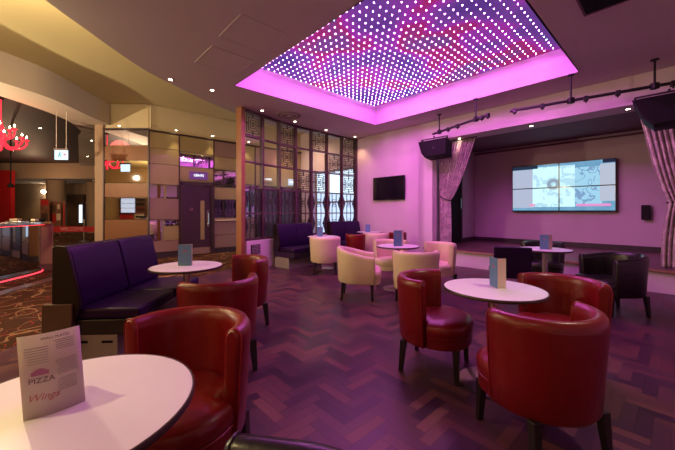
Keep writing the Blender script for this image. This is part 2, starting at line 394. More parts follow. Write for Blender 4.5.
# bar walls
m = MB(); m.box(-23, -4.0, 19.2, 19.4, 0, 3); struct(m, 'wall_far', 'tan')
m = MB(); m.box(-23.2, -23, -3.5, 19.4, 0, 4.2); struct(m, 'wall_left', 'brown')
m = MB(); m.box(-23, 4.2, -4.6, -4.4, 0, 4.2); struct(m, 'wall_back', 'orange')
m = MB(); m.box(-18.2, -15.62, 15.2, 15.4, 0, 3.2); struct(m, 'wall_red', 'redwall')
# side walls of the room, in room coordinates
m = MB(); m.box(6.9, 7.1, 4.11, 6.72, 0, 4.1); struct(m, 'wall_right', 'wall', ROT)                 # television wall
m = MB(); m.box(6.9, 7.1, 6.72, 9.6, 2.6, 4.1).box(6.9, 7.1, 8.75, 9.6, 0, 2.6).box(6.9, 7.1, 6.72, 9.6, 0, .25); struct(m, 'wall_right', 'wall', ROT)
m = MB(); m.box(6.9, 7.4, -.75, 4.11, 2.95, 4.1).box(6.9, 7.1, -2.6, -.75, 0, 4.1); struct(m, 'wall_right', 'wall', ROT)    # header over the stage
m = MB(); m.box(9.75, 9.9, -1.2, 4.4, .3, 3.1); struct(m, 'wall_stage', 'stagewall', ROT)
m = MB(); m.box(6.9, 9.75, 4.34, 4.5, 0, 3.1); struct(m, 'wall_stage', 'stagewall', ROT)
m = MB(); m.box(6.9, 9.75, -1.3, -1.15, 0, 3.1); struct(m, 'wall_stage', 'stagewall', ROT)
m = MB(); m.box(7.4, 9.9, -1.3, 4.5, 3.06, 3.12); struct(m, 'ceiling', 'stageceil', ROT)
m = MB(); m.box(9.71, 9.75, -1.15, 4.34, 2.96, 3.0); struct(m, 'trim_1', 'stageceil', ROT)
m = MB(); m.box(6.9, 9.75, -1.15, 4.34, 0, .335); struct(m, 'wall_stage_front', 'wall', ROT)
m = MB(); m.box(6.86, 9.75, -1.15, 4.34, .335, .356); struct(m, 'floor', 'stagefloor', ROT)
m = MB(); m.box(6.845, 6.86, -1.15, 4.34, .325, .360); struct(m, 'trim_2', 'trimgold', ROT)
m = MB(); m.box(9.70, 9.75, -1.15, 4.34, .356, .47); struct(m, 'baseboard_stage', 'darkskirt', ROT)
m = MB(); m.box(8.75, 9.70, 4.30, 4.34, .356, .47).box(6.95, 7.7, 4.30, 4.34, .356, .47); struct(m, 'baseboard_stage', 'darkskirt', ROT)
m = MB(); m.box(6.88, 6.9, 4.11, 6.7, 0, .1); struct(m, 'baseboard_right', 'wall', ROT)
m = MB(); m.box(-3.4, 7.0, -2.6, -2.4, 0, 4.1); struct(m, 'wall_near', 'wall', ROT)
# panelled wall: backing
m = MB(); m.box(2.0, 7.0, 9.5, 9.65, 0, 4.1); struct(m, 'wall_panelled', 'beige', ROT)
m = MB(); m.box(-6.12, -4.90, 8.36, 8.5, 0, 4.1); struct(m, 'wall_panelled', 'beige')
m = MB(); m.box(-6.33, -6.12, 8.29, 8.5, 0, 3.52); struct(m, 'trim_3', 'tan')
m = MB(); m.box(-6.10, -4.93, 8.3, 8.36, 0, .14); struct(m, 'baseboard_panelled', 'darkskirt')
m = MB(); m.box(2.0, 2.74, 9.44, 9.5, 0, .14).box(3.70, 5.05, 9.44, 9.5, 0, .14); struct(m, 'baseboard_panelled', 'darkskirt', ROT)
m = MB(); m.box(2.0, 6.9, 9.42, 9.5, 3.345, 3.385); struct(m, 'trim_4', 'framedark', ROT)
m = MB(); m.box(-6.12, -4.93, 8.27, 8.36, 3.37, 3.41); struct(m, 'trim_5', 'framedark')

# wall panels: every panel is a thing one could lift off
WPG = 'gloss and mirror panels of the panelled wall'
names = {'copper': 'copper', 'beigepanel': 'beige', 'taupe': 'pinkish taupe', 'mirror': 'mirrored'}
def panels(frame, u0, u1, rows, where):
    n = len(rows)
    for k, (z1, z0, mat) in enumerate(rows):
        m = MB()
        if frame == 'A': m.box(u0+.012, u1-.012, 8.31, 8.36, z0+.008, z1-.008); o = m.build('wall_panel', mat, bevel=.004)
        else: m.box(u0+.012, u1-.012, 9.45, 9.5, z0+.008, z1-.008); o = m.build('wall_panel', mat, rot=ROT, bevel=.004)
        same = [i for i, r in enumerate(rows) if r[2] == mat]
        ordw = ['topmost', 'second', 'third', 'fourth', 'fifth', 'lowest']
        pos = 'only' if len(same) == 1 else ('lowest' if k == same[-1] else ordw[same.index(k)])
        tag(o, f'{names[mat]} wall panel, {pos} {names[mat].split()[-1]} one {where}', 'wall panel', WPG)
panels('A', -6.10, -4.93, [(3.37, 2.96, 'mirror'), (2.96, 2.57, 'copper'), (2.57, 1.98, 'mirror'), (1.98, 1.60, 'copper'), (1.60, 1.03, 'mirror'), (1.03, .14, 'copper')], 'in the column beside the pilaster')
panels('B', 2.0, 2.74, [(3.345, 2.92, 'beigepanel'), (2.92, 2.50, 'beigepanel'), (2.50, 1.955, 'beigepanel')], 'in the column left of the door')
panels('B', 2.0, 2.36, [(1.955, 1.59, 'mirror')], 'in the left half of the row left of the door')
panels('B', 2.40, 2.74, [(1.955, 1.59, 'mirror')], 'in the right half of the row left of the door')
panels('B', 2.0, 2.74, [(1.59, 1.015, 'taupe'), (.453, .15, 'taupe')], 'low in the column left of the door')
panels('B', 2.0, 2.33, [(1.015, .453, 'mirror')], 'at knee height left of the door')
panels('B', 2.36, 2.74, [(1.015, .84, 'mirror'), (.84, .453, 'beigepanel')], 'at knee height next to the door frame')
panels('B', 2.74, 3.70, [(3.345, 2.90, 'beigepanel'), (2.86, 2.50, 'mirror'), (2.50, 2.09, 'beigepanel')], 'above the door')
panels('B', 3.70, 4.53, [(3.345, 2.88, 'taupe'), (2.88, 2.50, 'beigepanel'), (2.50, 1.96, 'mirror'), (1.96, 1.60, 'beigepanel'), (1.60, 1.04, 'mirror'), (1.04, .53, 'taupe'), (.53, .14, 'taupe')], 'in the column right of the door')
panels('B', 4.53, 5.05, [(3.345, 2.88, 'beigepanel'), (2.88, 2.1, 'beigepanel'), (2.1, 1.04, 'mirror'), (1.04, .14, 'taupe')], 'seen through the first lattice bays')
panels('B', 5.05, 6.0, [(3.345, 2.75, 'taupe'), (2.75, 2.09, 'beigepanel')], 'over the second dark door')
panels('B', 6.0, 6.88, [(3.345, 2.75, 'beigepanel'), (2.75, 2.09, 'beigepanel')], 'over the third dark door')
m = MB()
for u in (2.0, 2.74, 3.70, 4.53, 5.05, 6.0): m.box(u-.015, u+.015, 9.435, 9.5, .14 if u not in (2.74, 3.70) else 0, 3.345)
struct(m, 'trim_6', 'framedark', ROT)
m = MB(); m.box(-6.12, -6.09, 8.29, 8.36, .14, 3.37).box(-4.95, -4.91, 8.29, 8.38, .14, 3.37); struct(m, 'trim_7', 'framedark')
m = MB(); m.box(3.72, 4.53, 9.36, 9.44, .955, .985); rail = m.build('ledge_rail', 'creamlea', rot=ROT, bevel=.005)
tag(rail, 'pale narrow ledge across the panelled wall right of the gents door', 'ledge')

# doors
def door(n, X0, X1, vision=True, sign=True):
    m = MB(); m.box(X0+.09, X1-.09, 9.44, 9.49, .02, 1.96)
    d = m.build(f'door_{n}', 'doordark', rot=ROT, kind='structure')
    m = MB(); m.box(X0, X0+.08, 9.40, 9.5, 0, 2.07).box(X1-.08, X1, 9.40, 9.5, 0, 2.07).box(X0, X1, 9.40, 9.5, 1.98, 2.07)
    m.build('door_frame', 'framedark', d)
    if vision:
        m = MB(); m.box(X0+.55, X0+.66, 9.43, 9.44, .42, 1.55); m.build('vision_panel', 'beigepanel', d)
        m = MB(); m.box(X0+.72, X0+.80, 9.43, 9.44, .78, 1.28); m.build('push_plate', 'chrome', d)
        m = MB(); m.tube([(X0+.76, 9.43, .85), (X0+.76, 9.39, .87), (X0+.76, 9.39, 1.19), (X0+.76, 9.43, 1.21)], .010); m.build('door_handle', 'chrome', d, smooth=True)
        m = MB(); m.tube([(X0+.30+.035*cos(a*pi/8), 9.435, 1.30+.035*sin(a*pi/8)) for a in range(16)], .008, closed=True); m.build('door_symbol', 'inkpink', d, smooth=True)
        m = MB(); m.box(X0+.10, X1-.10, 9.43, 9.44, .02, .2); m.build('kick_plate', 'taupe', d)
door(1, 2.76, 3.69)
door(2, 5.08, 5.97, False); door(3, 6.03, 6.86, False)
def lit_sign(X, z, w, h, body, label, face):
    p = rw(X, 9.45)
    t = thing('door_sign', label, 'sign', (p.x, p.y, z), ROT)
    m = MB(); m.box(-w/2, w/2, -.05, -.005, -h/2, h/2); m.build('sign_box', face, t, bevel=.004)
    text(body, h*.42, 'lettering', 'white_em', t, (0, -.052, 0), (pi/2, 0, 0))
lit_sign(3.25, 2.265, .50, .22, 'GENTS', 'lit purple box sign reading GENTS above the door left of the lattice', 'gentsface')
lit_sign(5.50, 2.31, .42, .20, 'LADIES', 'lit sign with white letters seen through the second lattice bay', 'beigepanel')
t = thing('door_sign', 'small pale lit sign seen through the third lattice bay', 'sign', rw(6.44, 9.45, 2.27), ROT)
m = MB(); m.box(-.12, .12, -.05, -.005, -.11, .11); m.build('sign_box', 'smallsign', t, bevel=.004)
m = MB(); m.box(-.08, .08, -.055, -.05, -.02, .02); m.build('lettering', 'white_em', t)

# bright windows beyond the lattice
for n, (a, b) in enumerate(((6.76, 8.05), (8.09, 8.72)), 1):
    m = MB(); m.box(7.02, 7.04, a+.05, b-.05, .30, 2.55); w = m.build(f'window_{n}', 'daylight', rot=ROT, kind='structure')
    m = MB(); m.box(7.0, 7.045, a, a+.04, .25, 2.6).box(7.0, 7.045, b-.04, b, .25, 2.6).box(7.0, 7.045, a, b, .25, .31).box(7.0, 7.045, a, b, 2.54, 2.6).box(7.005, 7.03, a, b, 1.52, 1.57)
    if n == 1: m.box(7.0, 7.03, 7.38, 7.42, .3, 2.55)
    m.build('window_frame', 'bulk', w)

# ------------------------------------------------------------------ LED ceiling
led = thing('led_ceiling_panel', 'square field of pinkish white LED points in the ceiling well', 'LED ceiling panel', rw((OX0+OX1)/2, (OY0+OY1)/2, 3.85), ROT)
hx, hy = (OX1-OX0)/2, (OY1-OY0)/2
m = MB(); m.box(-hx+.002, hx-.002, -hy+.002, hy-.002, .012, .03); m.build('backing_panel', 'led_back', led)
pts = []
PX, PY = .123, .121
nx, ny = int(2*hx/PX), int(2*hy/PY)
for i in range(nx):
    for j in range(ny):
        x = (i - (nx-1)/2)*PX; y = (j-(ny-1)/2)*PY
        w_ = led.location + Vector((x*cR - y*sR, x*sR + y*cR, 0))
        iy = 211 - 318*(3.85-H)/w_.y if w_.y > .3 else -999
        ix = 337.5 + 318*w_.x/max(w_.y, .3)
        # edge of the well hides the near rows
        vis = iy > 0
        if vis:
            t_ = (CEIL-H)/(3.85-H); q = wr(w_.x*t_, w_.y*t_)
            vis = OX0+.02 < q[0] < OX1-.02 and OY0+.02 < q[1] < OY1-.02
        pts.append((0 if vis else 1, w_.length, x, y))
pts.sort()
def dot(m, x, y, r=.0074):
    m.lathe([(r, 0.006), (r*.8, -.002), (r*.35, -.006)], 6, (x, y, 0))
m = MB(); dot(m, 0, 0); dproto = m.build('led_point', 'led', led, smooth='full')
dproto.location = (pts[0][2], pts[0][3], 0)
for p in pts[1:100]:
    c_ = dproto.copy(); c_.parent = led; c_.location = (p[2], p[3], 0); C.objects.link(c_)
m = MB(); m2 = MB()
for p in pts[100:]:
    dot(m2 if random.random() < .06 else m, p[2], p[3], .0074*random.uniform(.85, 1.1))
o = m.build('led_points', 'led', led, smooth='full'); o['kind'] = 'stuff'
o = m2.build('cool_led_points', 'led2', led, smooth='full'); o['kind'] = 'stuff'

# added spots boosting the LED field's light in the well and the room
for i in range(5):
    for j in range(5):
        l = bpy.data.lights.new('led_fill_light', 'SPOT'); l.energy = 16; l.color = (1, .19, .98); l.spot_size = RD(176); l.spot_blend = .3; l.shadow_soft_size = .01
        o = bpy.data.objects.new('led_fill_light', l); C.objects.link(o)
        q = rw((OX0+OX1)/2 + (i-2)*.68, (OY0+OY1)/2 + (j-2)*.75, 3.84); o.location = q
# ------------------------------------------------------------------ ceiling fittings
DLG = 'recessed downlights'
m = MB(); dl0 = bpy.data.objects.new('downlight', None)
def spot(p, energy, col, ang=95, blend=.7, target=None, r=.03):
    l = bpy.data.lights.new('downlight_or_fill', 'SPOT'); l.energy = energy; l.color = col; l.spot_size = RD(ang); l.spot_blend = blend; l.shadow_soft_size = r
    o = bpy.data.objects.new('downlight_or_fill', l); C.objects.link(o); o.location = p
    if target is not None: o.rotation_euler = (Vector(target)-Vector(p)).to_track_quat('-Z', 'Y').to_euler()
    return o
WARM = (1.0, .62, .30)
first = []
def downlight(x, y, z, label, e=18, col=WARM, ang=95, r=.042):
    if not first:
        t = thing('downlight', label, 'downlight', (x, y, z), 0)
        m = MB(); m.lathe([(.03, .0), (.03, -.006), (.042, -.006), (.042, .0)], 20); m.build('bezel', 'lampring', t, smooth=True)
        m = MB(); m.lathe([(.030, -.001), (.027, -.004), (.015, -.005)], 16); m.build('lamp_face', 'lamp', t, smooth=True)
        first.append(t)
    else:
        t = copy_tree(first[0]); t.location = (x, y, z); t['label'] = label
    if e: spot((x, y, z-.02), e, col, ang)
    return t
for x, y, lb, e in ((-1.62, 6.83, 'recessed downlight in the low ceiling before the first lattice bay', 30), (-1.025, 7.67, 'recessed downlight beside the round ceiling diffuser', 25),
                 (-.307, 8.48, 'recessed downlight over the middle of the lattice screen', 20), (.507, 9.22, 'recessed downlight at the corner where lattice meets the pink wall', 30),
                 (-2.24, 5.68, 'brightest recessed downlight, in the mauve ceiling left of the light well', 40), (-2.74, 5.22, 'faint recessed downlight on the curved edge of the mauve ceiling', 30)):
    downlight(x, y, CEIL, lb, e)
for X, Y, lb in ((7.15, 3.55, 'downlight under the stage header beside the left curtain'), (7.15, 2.05, 'downlight under the stage header above the video wall'), (7.15, .62, 'downlight under the stage header near the right loudspeaker')):
    p = rw(X, Y); downlight(p.x, p.y, 2.95, lb, 7, (1, .55, .45))
# small wall washers on the trim above the panels
def washer(x, y, lb, e=34):
    t = downlight(x, y, 3.44, lb, e, (1, .74, .40), 56)
p = rw(2.62, 9.30); washer(p.x, p.y, 'small wall washer above the panels left of the gents door')
p = rw(3.60, 9.30); washer(p.x, p.y, 'small wall washer above the gents door')
p = rw(4.75, 9.30); washer(p.x, p.y, 'small wall washer above the panels behind the lattice post')
p = rw(5.9, 9.30); washer(p.x, p.y, 'small wall washer above the beige panels behind the lattice')
washer(-5.60, 8.16, 'small wall washer above the top mirror beside the pilaster', 12)
for x, y, lb in ((-7.85, 10.15, 'nearest downlight in the pale soffit beyond the pilaster'), (-10.3, 13.1, 'second downlight in the pale soffit beyond the pilaster')):
    downlight(x, y, HU, lb, 20)
downlight(-16.0, 17.8, 2.90, 'downlight over the far passage behind the red wall', 40)
downlight(-13.2, 17.2, 2.90, 'downlight over the far doors', 25)
downlight(-8.6, 9.2, HU+.15, 'downlight in the dark bar ceiling beside the red chandelier', 25)
# off-frame downlights of the same run that light the tables near the camera
spot((-2.1, .55, 3.38), 125, (1, .76, .36), 34, .6, (-.8, .95, .7), .008)
spot((2.5, 1.9, 3.38), 140, (1, .85, .68), 62, .8, (1.3, 2.2, .6), .02)

# round diffuser
t = thing('ceiling_diffuser', 'round louvred air diffuser in the ceiling above the lattice', 'air diffuser', (-1.09, 7.16, CEIL))
for k, r in enumerate((.27, .20, .13)):
    m = MB(); m.lathe([(r, 0), (r, -.012-.004*k), (r-.035, -.022-.004*k), (r-.035, -.004)], 32); m.build('diffuser_ring', 'bulk' if k == 1 else 'stone', t, smooth=True)
m = MB(); m.lathe([(.22, -.001), (.22, -.006), (.08, -.007)], 28); m.build('dark_throat', 'stageceil', t)
m = MB(); m.lathe([(.06, -.006), (.06, -.028), (.01, -.030)], 24); m.build('centre_cap', 'ceiling', t, smooth=True)
# square grille
t = thing('ceiling_grille', 'dark square ventilation grille in the ceiling above the lighting bar', 'ceiling grille', rw(4.08, .43, CEIL), ROT)
m = MB(); m.box(-.30, .30, -.30, .30, -.004, 0); m.build('grille_recess', 'grille', t)
m = MB(); m.box(-.31, -.29, -.31, .31, -.012, 0).box(.29, .31, -.31, .31, -.012, 0).box(-.31, .31, -.31, -.29, -.012, 0).box(-.31, .31, .29, .31, -.012, 0); m.build('grille_frame', 'stageceil', t)
m = MB()
for k in range(11): m.box(-.29, .29, -.27+k*.052, -.262+k*.052, -.012, -.004)
m.build('slats', 'grille', t)
# access panels
for (X, Y, w_, h_, lb) in ((1.915, 4.49, .315, .32, 'faint square access hatch in the mauve ceiling beside the light well corner'), (1.89, 3.58, .31, .31, 'faint access hatch in the mauve ceiling, nearer the camera of the two')):
    t = thing('access_hatch', lb, 'access hatch', rw(X, Y, CEIL), ROT)
    m = MB()
    m.box(-w_, w_, -h_, -h_+.012, -.004, 0).box(-w_, w_, h_-.012, h_, -.004, 0).box(-w_, -w_+.012, -h_, h_, -.004, 0).box(w_-.012, w_, -h_, h_, -.004, 0)
    m.build('hatch_frame', 'ceiling', t)
    m = MB(); m.box(-w_+.015, w_-.015, -h_+.015, h_-.015, -.0025, 0); m.build('hatch_lid', 'ceiling', t)

# ------------------------------------------------------------------ lattice screen
LP = [(-1.978, 6.66), (-1.69, 7.12), (-1.40, 7.58), (-1.064, 8.01), (-.699, 8.39), (-.304, 8.77), (.116, 9.17), (.545, 9.55)]
t = thing('lattice_screen', 'tall curved dark wood lattice screen with square fretwork panels', 'room divider', (LP[0][0], LP[0][1], 0))
org = Vector((LP[0][0], LP[0][1], 0))
Z0, Z1 = .64, 3.40; RH = (Z1-Z0)/5
pat = ["1010101", "0010011", "0001101", "1111111", "1111111"]
def post(x, y, ang, w, d, z0, z1, name, mat):
    m = MB(); m.box(-w/2, w/2, -d/2, d/2, z0, z1); o = m.build(name, mat, t, (x-org.x, y-org.y, 0), ang, bevel=.004); return o
a0 = atan2(LP[1][1]-LP[0][1], LP[1][0]-LP[0][0])
post(LP[0][0]-.035, LP[0][1]-.05, a0, .10, .16, 0, Z1, 'end_post', 'wood')
for k in range(1, 8):
    a = atan2(LP[k][1]-LP[k-1][1], LP[k][0]-LP[k-1][0]); post(*LP[k], a, .05 if k < 7 else .08, .10, Z0, Z1, 'post', 'lattice')
for k in range(7):
    (x0, y0), (x1, y1) = LP[k], LP[k+1]; L_ = hypot(x1-x0, y1-y0); a = atan2(y1-y0, x1-x0)
    loc = (x0-org.x, y0-org.y, 0)
    for r in range(6):
        z = Z0 + r*RH; hgt = .05 if r in (0, 5) else .032
        m = MB(); m.box(.02, L_-.02, -.035, .035, z - (hgt if r == 5 else hgt/2), z + (hgt/2 if r < 5 else 0)); m.build('rail', 'lattice', t, loc, a)
    for r in range(5):
        zt = Z1 - r*RH; zb = zt-RH
        m = MB(); m.box(.03, L_-.03, .012, .016, zb+.02, zt-.02); m.build('glass_pane', 'glass' if r < 3 else 'smoke', t, loc, a)
        if pat[r][k] == '1':
            m = MB(); cx = L_/2; cz = (zb+zt)/2; W = (L_-.07)/2; Hh = (RH-.05)/2; b = .013
            if r < 3:
                for q, (fw, fh) in enumerate(((.98, .98), (.76, .78), (.54, .58), (.32, .38), (.12, .2))):
                    w_, h_ = W*fw, Hh*fh; bb = b*1.25
                    m.box(cx-w_, cx-w_+bb, -.008, .008, cz-h_, cz+h_).box(cx+w_-bb, cx+w_, -.008, .008, cz-h_, cz+h_).box(cx-w_, cx+w_, -.008, .008, cz-h_, cz-h_+bb).box(cx-w_, cx+w_, -.008, .008, cz+h_-bb, cz+h_)
                m.box(cx-.012, cx+.012, -.006, .006, cz-Hh, cz-Hh*.5).box(cx-.012, cx+.012, -.006, .006, cz+Hh*.5, cz+Hh).box(cx-W, cx-W*.5, -.006, .006, cz-.012, cz+.012).box(cx+W*.5, cx+W, -.006, .006, cz-.012, cz+.012)
            else:                                   # half diamonds stepping in from both sides
                n = 7
                for q in range(n):
                    f_ = 1 - q/n
                    wq = W*.86*f_*(q+1 > 0); zz = Hh*q/n; dz = Hh/n
                    for sg in (1, -1):
                        zc = cz + sg*zz
                        lo, hi = (zc, zc+dz*.92) if sg > 0 else (zc-dz*.92, zc)
                        m.box(cx-W, cx-W+wq*.52, -.008, .008, lo, hi).box(cx+W-wq*.52, cx+W, -.008, .008, lo, hi)
                        if q in (1, 3, 5): m.box(cx-W*.34, cx-W*.34+.014, -.008, .008, lo-.06*(sg < 0), hi+.06*(sg > 0)).box(cx+W*.34-.014, cx+W*.34, -.008, .008, lo-.06*(sg < 0), hi+.06*(sg > 0))
                for fw, fh in ((.30, .42), (.14, .22)):
                    w_, h_ = W*fw, Hh*fh
                    m.box(cx-w_, cx-w_+b, -.008, .008, cz-h_, cz+h_).box(cx+w_-b, cx+w_, -.008, .008, cz-h_, cz+h_).box(cx-w_, cx+w_, -.008, .008, cz-h_, cz-h_+b).box(cx-w_, cx+w_, -.008, .008, cz+h_-b, cz+h_)
            m.build('fret_panel', 'fret', t, loc, a)
# low wall under the lattice
for k in range(7):
    (x0, y0), (x1, y1) = LP[k], LP[k+1]; L_ = hypot(x1-x0, y1-y0); a = atan2(y1-y0, x1-x0)
    m = MB(); m.box(.03 if k == 0 else 0, L_, -.08, .08, 0, .615); struct(m, 'wall_dwarf', 'wall', a, (x0, y0, 0))
t = thing('wall_vent', 'black square vent in the low white wall left of the bench', 'vent', (-1.835, 6.81, .43), a0)
m = MB(); m.box(-.13, .13, -.005, .012, -.10, .10); m.build('vent_frame', 'black', t)
m = MB()
for k in range(6): m.box(-.11, .11, -.009, -.005, -.085+k*.032, -.070+k*.032)
m.build('vent_slats', 'inkgrey', t)
t.location = (-1.835 + .09*sin(a0), 6.89 - .09*cos(a0), .43)

# ------------------------------------------------------------------ benches
def bench(label, loc, rot, L_, mods, group='purple vinyl bench seats', endpanel=False):
    t = thing('bench_seat', label, 'bench', loc, rot, group)
    gap = .006
    for k in range(mods):
        x0 = -L_/2 + k*L_/mods + gap; x1 = -L_/2 + (k+1)*L_/mods - gap
        m = MB(); ring = lambda x: [(x, -.20, .43), (x, -.245, .50), (x, -.155, .90), (x, -.13, .955), (x, -.09, .965), (x, -.07, .93), (x, -.07, .43)]
        m.loft([ring(x0), ring(x1)]); m.build('backrest', 'purplelea', t, bevel=.018)
        m = MB(); m.box(x0, x1, -.70, -.13, .36, .452); m.build('seat', 'purplelea', t, bevel=.022)
    m = MB(); m.loft([[(x, -.075, .2), (x, -.075, .95), (x, -.06, .965), (x, -.035, .95), (x, -.03, .2)] for x in (-L_/2, L_/2)]); m.build('back_panel', 'darklea', t, bevel=.006)
    m = MB(); m.loft([[(x, -.215, .36), (x, -.255, .50), (x, -.165, .90), (x, -.14, .962), (x, -.06, .972), (x, -.035, .955), (x, -.03, .36)] for x in (-L_/2-.03, -L_/2)]); m.build('end_panel', 'darklea', t, bevel=.006)
    m = MB(); m.box(-L_/2, L_/2, -.69, -.01, .235, .36); m.build('apron', 'blacklea', t, bevel=.008)
    m = MB(); m.box(-L_/2+.01, L_/2-.01, -.52, -.04, 0, .235); pl = m.build('plinth', 'stone', t)
    if endpanel:
        m = MB(); m.box(-L_/2-.05, -L_/2-.005, -.20, .03, .12, .50); m.build('lower_end_panel', 'brown', t, bevel=.004)
        for y in (-.44, -.24):
            m = MB(); m.box(-L_/2-.002+.01, -L_/2+.012, y-.045, y+.045, .165, .185); m.build('vent_slot', 'grille', pl)
    return t
bench('long purple bench in the left foreground with its dark end toward the camera', (-2.36, 3.22, 0), RD(92.5), 1.27, 2, endpanel=True)
bench('purple bench against the lattice screen, the nearer of the two there', (-1.09, 7.57, 0), RD(48.7), 1.07, 2)
bench('purple bench against the lattice screen in the far corner by the pink wall', (.13, 9.03, 0), RD(42.2), 1.12, 2)

# ------------------------------------------------------------------ tables
def make_table(label, x, y, grp=None):
    t = thing('round_table', label, 'table', (x, y, 0), 0, grp)
    m = MB(); m.lathe([(.327, .672), (.336, .676), (.336, .690), (.328, .692)], 72); m.build('tabletop', 'laminate', t, smooth=True)
    m = MB(); m.lathe([(.27, .660), (.32, .664), (.343, .672), (.345, .684), (.341, .691), (.3365, .691), (.3365, .671)], 72); m.build('edge_band', 'edge', t, smooth=True)
    m = MB(); m.lathe([(.034, .012), (.034, .66)], 20); m.build('column', 'steel', t, smooth=True)
    m = MB(); m.lathe([(.232, 0), (.237, .006), (.227, .012), (.06, .020), (.045, .03)], 48); m.build('base_disc', 'steel', t, smooth=True)
    m = MB(); m.lathe([(.11, .655), (.11, .661)], 20); m.build('mounting_plate', 'black', t, smooth=True)
    return t
T0 = make_table('round white table cut off at the lower left with the menu sheet on it', -.782, .905)
def table(label, x, y):
    t = copy_tree(T0); t.location = (x, y, 0); t['label'] = label; return t
table('round white table in front of the long purple bench', -1.535, 3.24)
table('round white table between the three red tub chairs on the right', 1.13, 2.31)
table('round white table near the stage among the black chairs', 3.05, 4.68)
table('round white table in the middle ringed by cream chairs', .97, 5.12)
table('round white table in front of the bench nearest the lattice', -.32, 7.0)
table('round white table in the far corner by the pink wall', .86, 8.50)

# ------------------------------------------------------------------ menu cards
def card(label, x, y, aa, ab, wa=.105, wb=.105, h=.21, front='cardblue', back='cardpale'):
    # folded card: the fold stands at (x, y), the leaves run off at the angles aa and ab
    t = thing('menu_card', label, 'menu card', (x, y, .692), 0)
    m = MB(); m.box(0, wa, -.001, .001, 0, h); a = m.build('front_leaf', front, t, rot=RD(aa))
    m = MB(); m.box(0, wb, -.001, .001, 0, h); m.build('back_leaf', back, t, rot=RD(ab))
    m = MB(); m.box(wa*.36, wa*.64, -.0016, .0016, h*.66, h*.74); m.build('print', 'inkpink', a)
    return t
card('blue and cream menu card standing on the table between the red chairs', 1.153, 2.29, 91, 3, .115, .062, .215)
card('slate blue menu card on the table by the long purple bench', -1.625, 3.24, 2, 30, .135, .135, .215)
card('small blue menu card on the table near the stage', 3.07, 4.62, 150, 35, .11, .11, .21)
card('blue menu card with pale edge on the middle table among cream chairs', 1.02, 5.05, 183, 62, .13, .10, .25)
card('blue menu card on the table by the lattice bench', -.45, 6.96, 3, 28, .13, .13, .21)
card('blue menu card on the far corner table by the pink wall', .74, 8.42, 3, 28, .13, .13, .20)
# the near menu sheet
t = thing('menu_sheet', 'tall printed food menu sheet standing on the lower left table', 'menu', (-.742, .936, .692), 0)
def sheet_pt(u, v, off=0):      # u 0..1 from the fold leftward, v height
    d = Vector((-.092, -.092, 0)); n = Vector((.70, -.70, 0)) * (.012*sin(pi*u) + off)
    q = d*u + n; lean = Vector((-.018, .0, 0)) * v/.22
    return q + lean + Vector((0, 0, v))
def sheet_patch(m, u0, u1, v0, v1, off, nu=6):
    g_ = [[m.bm.verts.new(sheet_pt(u0+(u1-u0)*i/nu, v, off)) for i in range(nu+1)] for v in (v0, v1)]
    for i in range(nu): m.bm.faces.new((g_[0][i], g_[0][i+1], g_[1][i+1], g_[1][i]))
m = MB(); sheet_patch(m, 0, 1, 0, .222, 0, 12); o = m.build('front_leaf', 'paper', t, smooth='full')
q = o.modifiers.new('t', 'SOLIDIFY'); q.thickness = .0006; q.offset = 1
m = MB(); bmm = m.bm
vv = [bmm.verts.new(p) for p in ((0, .0, 0), (-.115, .05, 0), (-.133, .05, .185), (-.018, .0, .185))]; bmm.faces.new(vv)
o = m.build('rear_leaf', 'paper', t); q = o.modifiers.new('t', 'SOLIDIFY'); q.thickness = .0006
m = MB()
for (u0, u1, vs) in ((.55, .92, [.185, .178, .171, .164, .157, .150, .143]), (.12, .46, [.196, .190, .184, .178, .172]), (.10, .45, [.140, .134, .128, .122, .116, .110, .104]), (.12, .45, [.088, .082, .076, .070, .064, .058])):
    for v in vs: sheet_patch(m, u0, u1 - random.random()*.05, v, v+.0022, .0016, 3)
m.build('small_print', 'inkgrey', t)
m = MB()
for k in range(7): sheet_patch(m, .56+k*.04, .60+k*.04, .112, .120+.010*sin(pi*(k+.5)/7), .0016, 2)
m.build('pizza_emblem', 'inkpink', t)
def sheet_text(body, size, u, v, name, mat, shear=0):
    cu = bpy.data.curves.new(name, 'FONT'); cu.body = body; cu.size = size; cu.align_x = 'CENTER'; cu.shear = shear
    o_ = bpy.data.objects.new(name, cu); C.objects.link(o_); bpy.context.view_layer.update()
    me = bpy.data.meshes.new_from_object(o_.evaluated_get(bpy.context.evaluated_depsgraph_get())); bpy.data.objects.remove(o_)
    for vx in me.vertices:
        vx.co = sheet_pt(u - vx.co.x/.130, v + vx.co.y, .0018)
    me.materials.clear(); me.materials.append(M[mat]); r = bpy.data.objects.new(name, me); C.objects.link(r); r.parent = t
sheet_text('SMALL PLATES', .0095, .42, .205, 'heading', 'ink')
sheet_text('PIZZA', .020, .68, .092, 'pizza_lettering', 'ink')
sheet_text('Wings', .026, .68, .045, 'script_lettering', 'inkred', .4)

